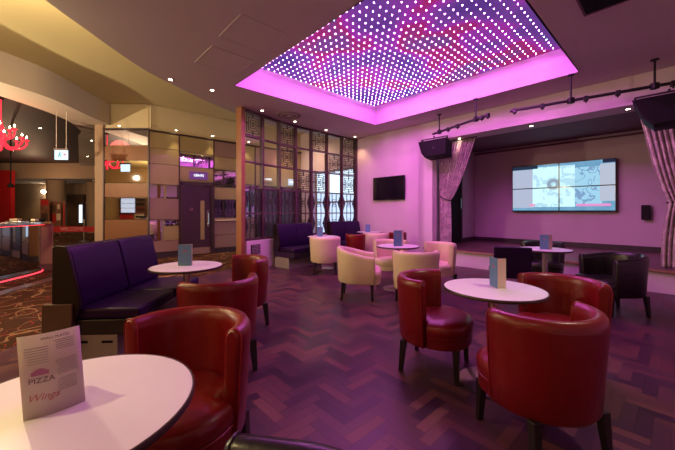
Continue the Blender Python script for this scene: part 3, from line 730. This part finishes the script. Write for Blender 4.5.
# ------------------------------------------------------------------ tub chairs
def tub(label, x, y, face, mat, pipe, arm_h=.735, arm_len=-.045, r=.285, back=.735, grp=None, name='tub_chair', seat_front=.27, sc=1, span=96, flare=.03):
    rot = atan2(face[1], face[0]) - pi/2
    t = thing(name, label, 'chair', (x, y, 0), rot, grp)
    if sc != 1: t.scale = (sc, sc, 1)
    zb = .235; th = .078
    path = []
    nl = max(2, int(arm_len/.04)+1) if arm_len > 0 else 0
    dl = math.asin(min(0, arm_len)/-r) if arm_len < 0 else 0
    for k in range(nl): path.append((-r, arm_len*(1-k/nl), -1, 0, 1-k/nl if arm_len > .12 else 0))
    na = 20
    for k in range(na+1):
        a = pi + dl + (pi-2*dl)*k/na; path.append((r*cos(a), r*sin(a)*1.0, cos(a), sin(a), 0))
    for k in range(1, nl+1): path.append((r, arm_len*k/nl, 1, 0, k/nl if arm_len > .12 else 0))
    rings = []
    N_ = len(path)
    for i, (px, py, nx_, ny_, f) in enumerate(path):
        s = abs(i/(N_-1)*2-1)                       # 0 at the back, 1 at the arm fronts
        if arm_h < back-.05: zt = back - (back-arm_h)*(3*s*s-2*s**3)
        else: zt = back - (back-arm_h)*s*s
        def P_(off, z):
            fl = flare*(z-zb)/(back-zb)
            return (px + nx_*(off+fl), py + ny_*(off+fl), z)
        prof = [(-.012, zb), (0, zb+.02), (0, zb+.2), (0, zt-.06), (-.004, zt-.028), (-.018, zt-.007), (-th*.5, zt), (-th+.018, zt-.007), (-th+.004, zt-.028), (-th, zt-.06), (-th+.004, .50), (-th, .40), (-th, zb)]
        rings.append([P_(o_, z) for o_, z in prof])
    # rounded arm fronts
    def shrink(rg, k, dy):
        c_ = Vector((0, 0, 0))
        for p in rg: c_ += Vector(p)
        c_ /= len(rg); out = []
        for p in rg:
            v = Vector(p); w = v + (c_-v)*0
            w.x = v.x + (c_.x-v.x)*k; w.z = v.z - (v.z > .6*(arm_h))*k*.02; w.y = v.y + dy; out.append(tuple(w))
        return out
    rings = [shrink(rings[0], .45, .022), shrink(rings[0], .12, .014)] + rings + [shrink(rings[-1], .12, .014), shrink(rings[-1], .45, .022)]
    m = MB(); m.loft(rings); m.build('shell', mat, t, smooth=True)
    # piping round both arm fronts
    for sx in (-1, 1):
        rg = rings[2] if sx < 0 else rings[-3]
        pts_ = [Vector(p)+Vector((0, .010, 0)) for p in rg[1:-1]]
        pts_ = [Vector((p.x+.002*(1 if p.x > 0 else -1), p.y, p.z)) for p in pts_]
        m = MB(); m.tube(pts_, .0035, 6); m.build('piping', pipe, t, smooth=True)
    # seat: cushion and drum
    def outline(gr, zf):
        o_ = []
        ri = r-th+.012+gr; ro = r*.985+gr
        for k in range(17): a = pi + pi*k/16; o_.append((ri*cos(a), ri*sin(a)))
        yf = max(arm_len+.028, .0); o_.append((ri, max(yf-.01, 0)))
        fr = seat_front - yf
        for k in range(17):
            a = pi*k/16; e_ = .80 if arm_len < .1 else .6
            o_.append(((ro)*abs(cos(a))**e_*(1 if cos(a) >= 0 else -1), yf + (fr+gr)*abs(sin(a))**e_))
        o_.append((-ri, max(yf-.01, 0))); return o_
    def ring_at(gr, z): return [(a, b, z) for a, b in outline(gr, z)]
    m = MB(); m.loft([ring_at(-.02, .235), ring_at(-.004, .245), ring_at(-.004, .318), ring_at(-.010, .325)]); m.build('seat_drum', mat, t, smooth=True)
    m = MB(); m.loft([ring_at(-.012, .325), ring_at(0, .334), ring_at(.006, .36), ring_at(.004, .395), ring_at(-.010, .415), ring_at(-.045, .430), ring_at(-.11, .438)]); m.build('seat_cushion', mat, t, smooth=True)
    m = MB(); m.tube([Vector((a, b, .328)) for a, b in outline(.002, 0)[18:35]], .0035, 6); m.build('seam_piping', pipe, t, smooth=True)
    lx = r*.70
    for sx in (-1, 1):
        for sy, yy in ((1, min(seat_front-.08, .2)), (-1, -lx)):
            m = MB(); rr = lambda cx, cy, h_, z: [(cx-h_, cy-h_, z), (cx+h_, cy-h_, z), (cx+h_, cy+h_, z), (cx-h_, cy+h_, z)]
            m.loft([rr(sx*(lx+.012), yy+sy*.014*(1.6 if sy < 0 else .6), .015, 0), rr(sx*lx, yy, .024, .245)]); m.build('leg', 'blackwood', t, bevel=.003)
    return t
RG = 'red leather tub chairs'; CG = 'cream leather tub chairs'; BG = 'black leather chairs'
tub('red leather tub chair behind the lower left table, facing the camera', -.72, 1.46, (-.22, -.9), 'red', 'redpipe', arm_len=-.005, grp=RG)
tub('red leather tub chair left of the right-hand table, seen from its side', .795, 2.565, (.86, -.51), 'red', 'redpipe', grp=RG)
tub('large red leather tub chair in the right foreground with its back to the camera', 1.10, 1.76, (-.20, .98), 'red', 'redpipe', arm_len=-.01, grp=RG)
tub('red leather tub chair at the right of the right-hand table facing left', 1.665, 2.40, (-.80, -.60), 'red', 'redpipe', grp=RG)
tub('red leather tub chair between the foreground chair and the bench table', -.95, 2.53, (-.64, .77), 'red', 'redpipe', grp=RG)
tub('red leather tub chair on the far side of the bench table, one black leg showing', -1.075, 3.50, (-.75, -.65), 'red', 'redpipe', grp=RG)
tub('small red tub chair beyond the cream chairs in front of the corner bench', .41, 7.20, (.3, .95), 'red', 'redpipe', grp=RG, sc=.75)
tub('red tub chair glimpsed above the middle table menu card by the pink wall', 1.47, 7.85, (-.2, .95), 'red', 'redpipe', grp=RG, sc=.75)
tub('cream tub chair at the table in front of the lattice bench', -.25, 6.42, (-.05, 1), 'creamlea', 'creampipe', grp=CG)
tub('cream armchair with sloping arms, leftmost at the middle table', .30, 4.64, (.93, -.10), 'creamlea', 'creampipe', arm_h=.62, arm_len=.22, seat_front=.33, grp=CG)
tub('cream tub chair with its back to the camera just behind the red one', 1.03, 4.22, (.0, 1), 'creamlea', 'creampipe', grp=CG)
tub('cream tub chair at the right of the middle table beside the curtain', 1.60, 5.15, (-.87, -.5), 'creamlea', 'creampipe', grp=CG)
tub('cream tub chair with tall back left of the far corner table', .92, 7.62, (.12, 1), 'creamlea', 'creampipe', grp=CG)
tub('cream tub chair on the far side of the middle table facing the camera', .93, 5.58, (-.1, -1), 'creamlea', 'creampipe', grp=CG)
tub('black chair at the very bottom edge of the picture, only its rim showing', -.12, .39, (-1, .16), 'blacklea', 'blackwood', arm_len=.14, back=.765, arm_h=.765, seat_front=.30, grp=BG, name='armchair')
t = thing('side_chair', 'dark square-backed chair in front of the table near the stage', 'chair', (2.36, 4.36, 0), atan2(.94, .35)-pi/2, BG)
m = MB(); m.loft([[(x, -.24-.0*z, z) for x, z in ()] or [(x, -.20, .36), (x, -.27, .78), (x, -.20, .78), (x, -.13, .36)] for x in (-.22, .22)]); m.build('backrest', 'purplelea', t, bevel=.015)
m = MB(); m.box(-.24, .24, -.18, .26, .36, .45); m.build('seat', 'blacklea', t, bevel=.02)
for sx in (-.21, .21):
    for sy in (-.15, .22):
        m = MB(); m.box(sx-.018, sx+.018, sy-.018, sy+.018, 0, .37); m.build('leg', 'blackwood', t)
tub('black tub chair on the stage side of the table near the stage', 3.38, 5.24, (-.45, -.85), 'blacklea', 'blackwood', grp=BG, name='armchair')
k3 = tub('glossy black armchair furthest right, facing left in front of the stage', 3.44, 3.95, (-1, .02), 'blacklea', 'blackwood', arm_h=.68, arm_len=.20, r=.285, seat_front=.34, grp=BG, name='armchair')

# ------------------------------------------------------------------ television, video wall
p = rw(6.90, 5.39)
t = thing('television', 'black wall-mounted television, switched off, on the pink wall', 'television', (p.x, p.y, 1.865), ROT - pi/2)
# local -y faces the room
m = MB(); m.box(-.53, .53, -.09, -.045, -.315, .315); m.build('casing', 'black', t, bevel=.006)
m = MB(); m.box(-.505, .505, -.093, -.089, -.285, .295); m.build('screen', 'screenblk', t)
m = MB(); m.box(-.2, .2, -.05, -.003, -.15, .15); m.build('wall_bracket', 'black', t)
m = MB(); m.box(-.07, .07, -.095, -.092, -.308, -.298); m.build('silver_badge', 'chrome', t)
# video wall: left end (as seen) at Y 3.22, right end at Y 1.036
p = rw(9.75, 3.22)
t = thing('video_wall', 'lit video wall of four screens showing a pale blue picture', 'video wall', (p.x, p.y, 1.236), ROT - pi/2)
W_, H_ = 2.185, 1.23
pic = MB(); 
for i in range(2):
    for j in range(2):
        x0, z0 = i*W_/2, j*H_/2
        m = MB(); m.box(x0+.001, x0+W_/2-.001, -.16, -.10, z0+.001, z0+H_/2-.001); s_ = m.build('display', 'screenblk', t)
        m = MB(); m.box(x0+.012, x0+W_/2-.012, -.163, -.160, z0+.012, z0+H_/2-.012); m.build('picture', 'video', s_)
m = MB(); m.box(.2, W_-.2, -.10, -.003, .2, H_-.2); m.build('wall_bracket', 'black', t)
# small box on the stage wall, stage door
p = rw(9.75, .55)
t = thing('wall_speaker', 'small dark speaker on the stage back wall beside the right curtain', 'speaker', (p.x, p.y, 1.22), ROT-pi/2)
m = MB(); m.box(-.07, .07, -.16, -.04, -.16, .16); m.build('cabinet', 'black', t, bevel=.01)
m = MB(); m.box(-.02, .02, -.04, -.002, -.05, .05); m.build('bracket', 'black', t)
m = MB(); m.box(7.75, 8.70, 4.28, 4.335, .36, 2.42); d = m.build('door_4', 'black', rot=ROT, kind='structure')
m = MB(); m.box(7.68, 7.75, 4.26, 4.34, .36, 2.5).box(8.70, 8.77, 4.26, 4.34, .36, 2.5).box(7.68, 8.77, 4.26, 4.34, 2.42, 2.5); m.build('door_frame', 'darkskirt', d)
m = MB(); m.tube([(8.6, 4.27, 1.3), (8.6, 4.22, 1.32), (8.6, 4.22, 1.6), (8.6, 4.27, 1.62)], .012); m.build('door_handle', 'chrome', d, smooth=True)

# ------------------------------------------------------------------ curtains (local x along the opening, +x toward the middle)
def curtain(label, Y, sign, width, zt, zb, ztie, tie_w, bot_w, folds):
    p = rw(7.22, Y); t = thing('curtain', label, 'curtain', (p.x, p.y, 0), ROT + pi/2)
    nz = 40; nu = folds*10
    def outline(z):                                 # extent from the jamb at this height
        if z > ztie:
            f = (z-ztie)/(zt-ztie); w = tie_w + (width-tie_w)*(f**.75)
        else:
            f = (ztie-z)/(ztie-zb); w = tie_w + (bot_w-tie_w)*(1-(1-f)**2.2)
        return w
    rings = []
    for k in range(nz+1):
        z = zb + (zt-zb)*k/nz; w = outline(z); row = []
        for i in range(nu+1):
            u = i/nu; amp = .042*min(1, w/width+.25)
            a = u*folds*2*pi + .5*sin(3*u+z)
            row.append((sign*(w*u), amp*sin(a) + .012*sin(2.3*a+z*2), z))
        rings.append(row)
    m = MB(); m.loft(rings, closed=False, cap=False); o = m.build('drape', 'curtain', t, smooth='full')
    q = o.modifiers.new('t', 'SOLIDIFY'); q.thickness = .006
    m = MB(); 
    m.tube([(sign*-.02, -.02, ztie+.13), (sign*tie_w*.3, .075, ztie+.06), (sign*tie_w*.8, .07, ztie), (sign*(tie_w+.015), .0, ztie-.02), (sign*tie_w*.8, -.07, ztie), (sign*tie_w*.3, -.07, ztie+.06), (sign*-.02, -.03, ztie+.13)], .012, 8)
    m.build('tieback', 'edge', t, smooth=True)
    m = MB(); m.tube([(sign*-.05, 0, zt+.02), (sign*(width+.05), 0, zt+.02)], .012); m.build('curtain_track', 'black', t)
    return t
curtain('pale patterned curtain tied back at the left side of the stage', 4.08, -1, .86, 2.92, .36, 1.52, .26, .28, 13)
curtain('pale patterned curtain tied back at the right side of the stage', -.62, 1, 1.12, 2.92, .36, 1.40, .78, .86, 16)

# ------------------------------------------------------------------ lighting bar and loudspeakers
def bar(label, a, b, droppers, clamps):
    A, B = Vector(a), Vector(b)
    t = thing('lighting_bar', label, 'lighting bar', A)
    m = MB(); m.tube([(0, 0, 0), B-A], .024, 12); m.build('pipe', 'pipe', t, smooth=True)
    for f in droppers:
        p = (B-A)*f
        m = MB(); m.tube([p, (p.x, p.y, CEIL-A.z-.0)], .014, 10); d_ = m.build('dropper', 'pipe', t, smooth=True)
        m = MB(); m.lathe([(.05, 0), (.05, -.012), (.02, -.02)], 16, (p.x, p.y, CEIL-A.z)); m.build('ceiling_plate', 'pipe', d_)
        m = MB(); m.box(p.x-.04, p.x+.04, p.y-.04, p.y+.04, p.z-.045, p.z+.045); m.build('clamp', 'pipe', d_, bevel=.01)
    D = (B-A).normalized(); rz = atan2(D.y, D.x)
    for f in clamps:
        p = (B-A)*f
        m = MB(); m.box(-.03, .03, -.034, .034, -.05, .03); m.build('hook_clamp', 'pipe', t, tuple(p), rz, bevel=.01)
        m = MB(); m.tube([(0, 0, -.05), (0, 0, -.075)], .012); m.build('clamp_bolt', 'pipe', t, tuple(p), rz)
    return t
def wpt(X, Y, z): return rw(X, Y, z)
bar('short black lighting bar hanging above the left curtain', wpt(6.58, 3.90, 3.02), wpt(6.0, 2.42, 3.02), (.14, .81), (.32, .5, .9, .99))
bar('long black lighting bar running right above the stage front', wpt(5.90, 2.02, 2.97), wpt(6.55, -.25, 3.05), (.36, .77), (.03, .2, .44, .6, .85))
def speaker(label, loc, w, h, d, barz, tilt):
    t = thing('loudspeaker', label, 'loudspeaker', loc, ROT - pi/2)
    prof = [(-w*.5, h*.5), (w*.5, h*.5), (w*.52, -h*.45), (-w*.20, -h*.5), (-w*.34, -h*.22)]
    m = MB(); m.loft([[(x, yy, z) for x, z in prof] for yy in (-d/2, d/2)]); cab = m.build('cabinet', 'black', t, bevel=.012); cab.rotation_euler.x = tilt
    m = MB(); m.loft([[(x*.93, yy, z*.9) for x, z in prof] for yy in (-d/2-.008, -d/2)]); m.build('grille', 'grille', cab)
    m = MB(); m.lathe([(.026, 0), (.026, .004)], 16); e = m.build('badge', 'pipe', cab); e.location = (w*.1, -d*.5-.012, 0); e.rotation_euler.x = pi/2
    hh = h*.5 + .075
    m = MB(); m.box(-w/2+.02, -w/2+.045, -.02, .02, h*.4, hh).box(w/2-.045, w/2-.02, -.02, .02, h*.4, hh).box(-w/2+.02, w/2-.02, -.02, .02, hh-.012, hh+.006); m.build('yoke', 'pipe', t)
    m = MB(); m.tube([(0, 0, hh), (0, 0, barz-loc[2]-.03)], .016); m.build('hanger', 'pipe', t)
    return t
speaker('black wedge loudspeaker hanging at the left end of the short lighting bar', rw(6.56, 3.86, 2.645), .70, .40, .30, 3.0, RD(-8))
speaker('large black loudspeaker hanging at the upper right edge above the curtain', rw(6.44, .13, 2.64), .76, .42, .32, 2.99, RD(-8))

# ------------------------------------------------------------------ the bar side
bf = spline([(-5.45, 3.6), (-5.60, 4.5), (-5.72, 5.4), (-5.84, 6.1), (-5.97, 6.40), (-6.18, 6.58)], 4)
def offs(pl, d):
    out = []
    for i, p in enumerate(pl):
        a = pl[max(i-1, 0)]; b = pl[min(i+1, len(pl)-1)]; tx, ty = b[0]-a[0], b[1]-a[1]; l = hypot(tx, ty); out.append((p[0]-ty/l*d, p[1]+tx/l*d))
    return out
t = thing('bar_counter', 'curved bar counter at the left edge with polished front and red strip light', 'bar counter', (bf[0][0], bf[0][1], 0))
o0 = Vector((bf[0][0], bf[0][1]))
def strip(d0, d1, z0, z1, name, mat, smooth=True):
    A = offs(bf, d0); B = offs(bf, d1); m = MB()
    m.loft([[(a[0]-o0.x, a[1]-o0.y, z0), (b[0]-o0.x, b[1]-o0.y, z0), (b[0]-o0.x, b[1]-o0.y, z1), (a[0]-o0.x, a[1]-o0.y, z1)] for a, b in zip(A, B)])
    return m.build(name, mat, t, smooth=smooth)
strip(0, .05, .10, .985, 'front_panel', 'barfront')
strip(.06, .55, 0, .96, 'carcass', 'brown')
strip(-.16, .62, 1.0, 1.035, 'counter_top', 'bartop')
strip(-.17, -.16, 1.0, 1.037, 'counter_edge', 'chrome')
strip(-.06, -.04, .975, .99, 'under_counter_light', 'redglow')
strip(-.02, .05, 0, .10, 'kick_plate', 'steel')
strip(-.035, -.02, .04, .055, 'plinth_light', 'redglow')
strip(-.11, .0, .985, 1.0, 'counter_batten', 'edge')
m = MB(); m.box(-.15, .15, -.09, .09, 0, 1.0); e = m.build('end_pier', 'barwood', t, (bf[-1][0]-o0.x-.03, bf[-1][1]-o0.y+.14, 0), RD(42), bevel=.01)
m = MB(); m.box(-.155, .155, -.095, .095, .0, .14); m.build('pier_base', 'brown', e)
# things on the bar
def barthing(name, label, cat, x, y):
    return thing(name, label, cat, (x, y, 1.035))
t = barthing('drip_tray', 'metal drip tray with a folded towel on the bar top', 'drip tray', -6.15, 6.10)
m = MB(); m.box(-.16, .16, -.07, .07, 0, .02); m.build('tray', 'steel', t, bevel=.005)
m = MB(); m.box(-.10, .06, -.05, .05, .02, .07); m.build('towel', 'tan', t, bevel=.015)
t = barthing('bar_caddy', 'black napkin caddy on the far end of the bar top', 'caddy', -6.22, 6.58)
m = MB(); m.box(-.12, .12, -.06, .06, 0, .015).box(-.12, -.11, -.06, .06, 0, .06).box(.11, .12, -.06, .06, 0, .06).box(-.12, .12, .05, .06, 0, .06); m.build('tray', 'black', t)
m = MB(); m.box(-.09, .0, -.04, .04, .015, .05); m.build('napkins', 'cardpale', t)
# brass-edged strip of light lane on the carpet beside the bar (metal threshold)
m = MB(); A = offs(bf, -.42); B = offs(bf, -.62)
m.loft([[(a[0], a[1], .0), (b[0], b[1], .0), (b[0], b[1], .006), (a[0], a[1], .006)] for a, b in zip(A, B)])
th = struct(m, 'trim_8', 'steel')

# chandelier
t = thing('chandelier', 'red glass chandelier with lit candle bulbs at the upper left edge', 'chandelier', (-7.15, 6.75, 2.74))
m = MB(); m.lathe([(.01, .90), (.016, .5), (.03, .35), (.06, .28), (.03, .2), (.05, .1), (.09, .02), (.05, -.06), (.02, -.12), (.035, -.17), (.005, -.22)], 16); m.build('stem', 'chand', t, smooth=True)
m = MB(); m.tube([(0, 0, .88), (0, 0, .91)], .05); m.build('ceiling_rose', 'black', t)
for tier, (n_, R_, zz) in enumerate(((8, .40, 0), (5, .22, .20))):
    for k in range(n_):
        a = 2*pi*k/n_ + .3*tier + .15; ca, sa = cos(a), sin(a)
        pth = spline([(0.03, .02), (R_*.35, -.12), (R_*.75, -.13), (R_*1.0, -.02), (R_*.98, .05)], 5)
        m = MB(); m.tube([(ca*r_, sa*r_, zz+z_) for r_, z_ in pth], .019, 8); arm_ = m.build('arm', 'chand', t, smooth=True)
        m = MB(); m.lathe([(.012, .05), (.055, .075), (.035, .08), (.014, .085), (.014, .12)], 12, (ca*R_, sa*R_, zz)); m.build('bobeche', 'chand', arm_, smooth=True)
        m = MB(); m.lathe([(.010, .12), (.016, .14), (.004, .175)], 8, (ca*R_, sa*R_, zz)); m.build('bulb', 'bulb', arm_, smooth=True)
for (x, y) in ((-6.9, 6.5),):
    l = bpy.data.lights.new('chandelier_glow', 'POINT'); l.energy = 6; l.color = (1, .10, .08); l.shadow_soft_size = .3
    o = bpy.data.objects.new('chandelier_glow', l); C.objects.link(o); o.location = (x, y, 3.2)
# hanging rod with fitting
t = thing('pendant_rod', 'thin black rod with a small fitting hanging below the chandelier', 'pendant', (-9.3, 9.05, HU+.15))
m = MB(); m.tube([(0, 0, 0), (0, 0, -1.65)], .016); m.build('rod', 'black', t)
m = MB(); m.lathe([(.02, -1.60), (.07, -1.66), (.08, -1.72), (.02, -1.73)], 14); m.build('fitting', 'black', t, smooth=True)
# exit sign
t = thing('exit_sign', 'lit hanging exit sign with running figure under the curved bulkhead', 'exit sign', (-6.27, 7.22, 2.53), RD(4)); t.scale = (.82, .82, .82)
m = MB(); m.box(-.165, .165, -.02, .02, -.14, .12); m.build('sign_box', 'signface', t, bevel=.004)
m = MB(); m.box(-.19, .19, -.03, .03, .12, .165); m.build('sign_housing', 'brown', t, bevel=.005)
m = MB(); m.lathe([(.018, 0), (.018, .004)], 10, (0, 0, 0)); e = m.build('figure_head', 'signink', t); e.location = (-.02, -.021, .06); e.rotation_euler.x = pi/2
m = MB(); m.tube([(-.02, -.024, .04), (-.03, -.024, -.01), (-.07, -.024, -.07)], .011).tube([(-.03, -.024, -.01), (.01, -.024, -.04), (.01, -.024, -.09)], .011).tube([(-.06, -.024, .0), (-.02, -.024, .03), (.03, -.024, .01)], .009); m.build('running_figure', 'signink', t)
m = MB(); m.tube([(.06, -.024, .0), (.13, -.024, .0)], .010).tube([(.10, -.024, .035), (.135, -.024, 0), (.10, -.024, -.035)], .010); m.build('arrow', 'signred', t)
for sx in (-.13, .13):
    m = MB(); m.tube([(sx, 0, .16), (sx, 0, (HU-2.53)/.82)], .007, 6); m.build('suspension_wire', 'beige' if False else 'lampring', t)

# far wall: doors, banners, picture, column, barrier
for n, (x0, x1) in enumerate(((-14.7, -14.0), (-13.95, -13.25)), 5):
    pass
m = MB(); m.box(-16.3, -14.1, 19.10, 19.19, .0, 2.25); d = m.build('door_5', 'brown', kind='structure')
for x0 in (-15.50, -15.03):
    m = MB(); m.box(x0, x0+.17, 19.07, 19.10, .55, 1.62); m.build('vision_panel', 'daylight', d)
m = MB(); m.box(-15.22, -15.12, 19.04, 19.10, .0, 2.2); m.build('meeting_stile', 'framedark', d)
m = MB(); m.box(-15.1, -14.2, 19.06, 19.10, 1.72, 1.80); m.build('door_lintel', 'cream', d)
def banner(label, x, y, w, h, parts):
    t = thing('roller_banner', label, 'banner', (x, y, 0), RD(-8))
    m = MB(); m.box(-w/2, w/2, -.006, .006, .08, h); m.build('banner_sheet', 'poster', t)
    m = MB(); m.box(-w/2-.02, w/2+.02, -.09, .09, 0, .08); m.build('base', 'steel', t)
    for a, b, c_, d_, mt_ in parts:
        m = MB(); m.box(-w/2+a*w, -w/2+b*w, -.010, -.006, h*c_, h*d_); m.build('print_block', mt_, t)
banner('tall brown banner with a red heading behind the barrier', -15.0, 16.3, .55, 1.88, ((.1, .9, .82, .97, 'posterred'), (.15, .85, .3, .6, 'brown')))
banner('darker banner with a red lower block beside the brown banner', -14.8, 16.6, .36, 1.75, ((.1, .9, .35, .62, 'posterred'), (.2, .8, .7, .9, 'brown')))
banner('narrow banner with a pale picture near the far doors', -14.38, 16.4, .30, 1.72, ((.1, .9, .45, .65, 'cardpale'), (.3, .7, .78, .92, 'cardpale')))
banner('slim orange banner right before the far doors', -14.1, 16.4, .14, 1.78, ((.2, .8, .1, .9, 'posterred'),))
t = thing('framed_picture', 'tall framed picture hanging on the red wall', 'picture', (-16.55, 15.2, 2.0))
m = MB(); m.box(-.18, .18, -.04, -.002, -.58, .56); m.build('frame', 'blackwood', t, bevel=.005)
m = MB(); m.box(-.15, .15, -.046, -.04, -.54, .52); m.build('print', 'poster', t)
m = MB(); m.lathe([(.42, 0), (.42, 2.9)], 32); struct(m, 'wall_column', 'tan', 0, (-15.3, 17.3, 0), smooth=True)
m = MB(); m.lathe([(.36, 0), (.36, 2.9)], 32); struct(m, 'wall_column', 'tan', 0, (-15.6+1.6, 18.3, 0), smooth=True)
t = thing('wall_lamp', 'bright small wall lamp on the far tan wall', 'wall lamp', (-17.6, 19.2, 2.40))
m = MB(); m.box(-.05, .05, -.10, 0, -.05, .05); m.build('bracket', 'brown', t)
m = MB(); m.lathe([(.03, -.10), (.10, -.03), (.11, .03), (.04, .10)], 14, (0, -.16, 0)); m.build('shade', 'lamp', t, smooth=True)
spot((-17.3, 18.6, 2.7), 60, WARM, 120)
# back bar and picture that only show in the mirror beside the pilaster
t = thing('back_bar', 'back bar with lit bottle shelves and red fronts, reflected in the mirror beside the pilaster', 'shelving', (-13.3, -4.1, 0))
m = MB(); m.box(-.9, .9, -.28, .0, 0, 2.3); m.build('cabinet', 'brown', t)
m = MB(); m.box(-.8, .1, .0, .01, 1.15, 2.1); m.build('lit_back_panel', 'smallsign', t)
for z in (1.15, 1.45, 1.75, 2.05):
    m = MB(); m.box(-.85, .85, .0, .22, z-.02, z); m.build('shelf', 'posterred' if z < 1.7 else 'steel', t)
m = MB(); m.box(-.85, .0, .0, .05, .5, 1.05); m.build('red_front', 'posterred', t)
m = MB(); m.box(.1, .7, .0, .05, .5, 1.1); m.build('pale_front', 'cardpale', t)
t = thing('framed_picture', 'small dark picture on the orange wall, reflected in the mirror beside the pilaster', 'picture', (-10.9, -4.4, 1.75))
m = MB(); m.box(-.3, .3, .002, .04, -.35, .35); m.build('frame', 'blackwood', t)
m = MB(); m.box(-.25, .25, .04, .045, -.3, .3); m.build('print', 'poster', t)
# barrier
t = thing('queue_barrier', 'queue barrier with a red band reading WELCOME between metal posts', 'barrier', (-10.9, 13.0, 0), 0)
for x in (.54, 1.08):
    m = MB(); m.tube([(x, 0, .02), (x, 0, .92)], .032, 12); po = m.build('post', 'steel', t, smooth=True)
    m = MB(); m.lathe([(.17, 0), (.17, .02), (.04, .04)], 20, (x, 0, 0)); m.build('post_foot', 'steel', po, smooth=True)
m = MB(); m.tube([(-1.13, 0, .02), (-1.13, 0, .92)], .032, 12); m.build('post', 'steel', t, smooth=True)
m = MB(); m.box(-1.15, 1.12, -.045, -.035, .40, .62); m.build('barrier_band', 'redtape', t)
text('WELCOME', .20, 'lettering', 'tapeink', t, (.08, -.048, .51), (pi/2, 0, 0))
t = thing('exit_sign', 'tiny green exit sign over the far doors', 'exit sign', (-14.45, 18.95, 2.30))
m = MB(); m.box(-.16, .16, -.02, .02, -.08, .08); m.build('sign_box', 'signink', t)
m = MB(); m.tube([(0, 0, .08), (0, 0, .60)], .01); m.build('suspension_rod', 'black', t)

# ------------------------------------------------------------------ lights of the place and added fill
def point(loc, e, col, r=.15):
    l = bpy.data.lights.new('lamp', 'POINT'); l.energy = e; l.color = col; l.shadow_soft_size = r
    o = bpy.data.objects.new('lamp', l); C.objects.link(o); o.location = loc; return o
def area(loc, target, sx, sy, e, col):
    l = bpy.data.lights.new('cove_light', 'AREA'); l.shape = 'RECTANGLE'; l.size = sx; l.size_y = sy; l.energy = e; l.color = col
    o = bpy.data.objects.new('cove_light', l); C.objects.link(o); o.location = loc
    o.rotation_euler = (Vector(target)-Vector(loc)).to_track_quat('-Z', 'Y').to_euler(); return o
point((-7.6, 4.6, 2.5), 380, (1, .80, .50), .05)            # bar lamps, left of the frame
point((-4.9, 2.4, 3.0), 80, (1, .74, .40), .05); point((-3.75, 3.1, 3.4), 165, (1, .76, .42), .05)           # added fill over the walkway, left of the frame
point((-11.5, 11.0, 2.6), 60, (1, .62, .36), .05)  # added fill brightening the bar area, no fixture
point((-14.0, 14.6, 2.6), 55, (1, .62, .36), .05)  # added fill further back, before the red wall
spot((-1.3, 10.2, 3.9), 130, (1, .66, .42), 150, .9); point((-10.5, -1.6, 2.9), 190, (1, .70, .36), .05); point((-6.0, -2.2, 2.6), 90, (1, .60, .28), .05)           # added fill: corridor behind the lattice, wall behind the camera
point((-1.2, -1.2, 2.9), 36, (1, .60, .42), .1)            # added warm fill behind the camera
point((3.2, -.6, 2.9), 25, (1, .55, .35), .1)
q = rw(4.0, 2.9); spot((q.x, q.y, 3.38), 115, (1, .16, .95), 72, .9, tuple(rw(6.9, 5.0, 1.1)), .04)    # added pink spot washing the side wall, no fixture
q = rw(5.0, 2.0); spot((q.x, q.y, 3.38), 90, (1, .18, .95), 56, .9, tuple(rw(9.2, 1.7, .6)), .04)  # added pink spot lifting the stage back wall

w = bpy.data.worlds.new('world'); S.world = w; w.use_nodes = True
bg = w.node_tree.nodes['Background']; bg.inputs[0].default_value = (.5, .35, .5, 1); bg.inputs[1].default_value = .02

cam = bpy.data.cameras.new('camera'); co = bpy.data.objects.new('camera', cam); C.objects.link(co); S.camera = co
cam.sensor_width = 36; cam.lens = 36*318/675; cam.shift_y = -14/675; cam.clip_start = .02
co.location = (0, 0, H); co.rotation_euler = (pi/2, 0, 0)
S.view_settings.view_transform = 'Standard'; S.view_settings.look = 'None'; S.view_settings.exposure = .06; S.view_settings.gamma = 1
S.view_settings.use_curve_mapping = False
S.cycles.use_denoising = True; S.cycles.max_bounces = 8; S.cycles.transparent_max_bounces = 12
S.cycles.sample_clamp_indirect = 6; S.cycles.caustics_reflective = False; S.cycles.caustics_refractive = False
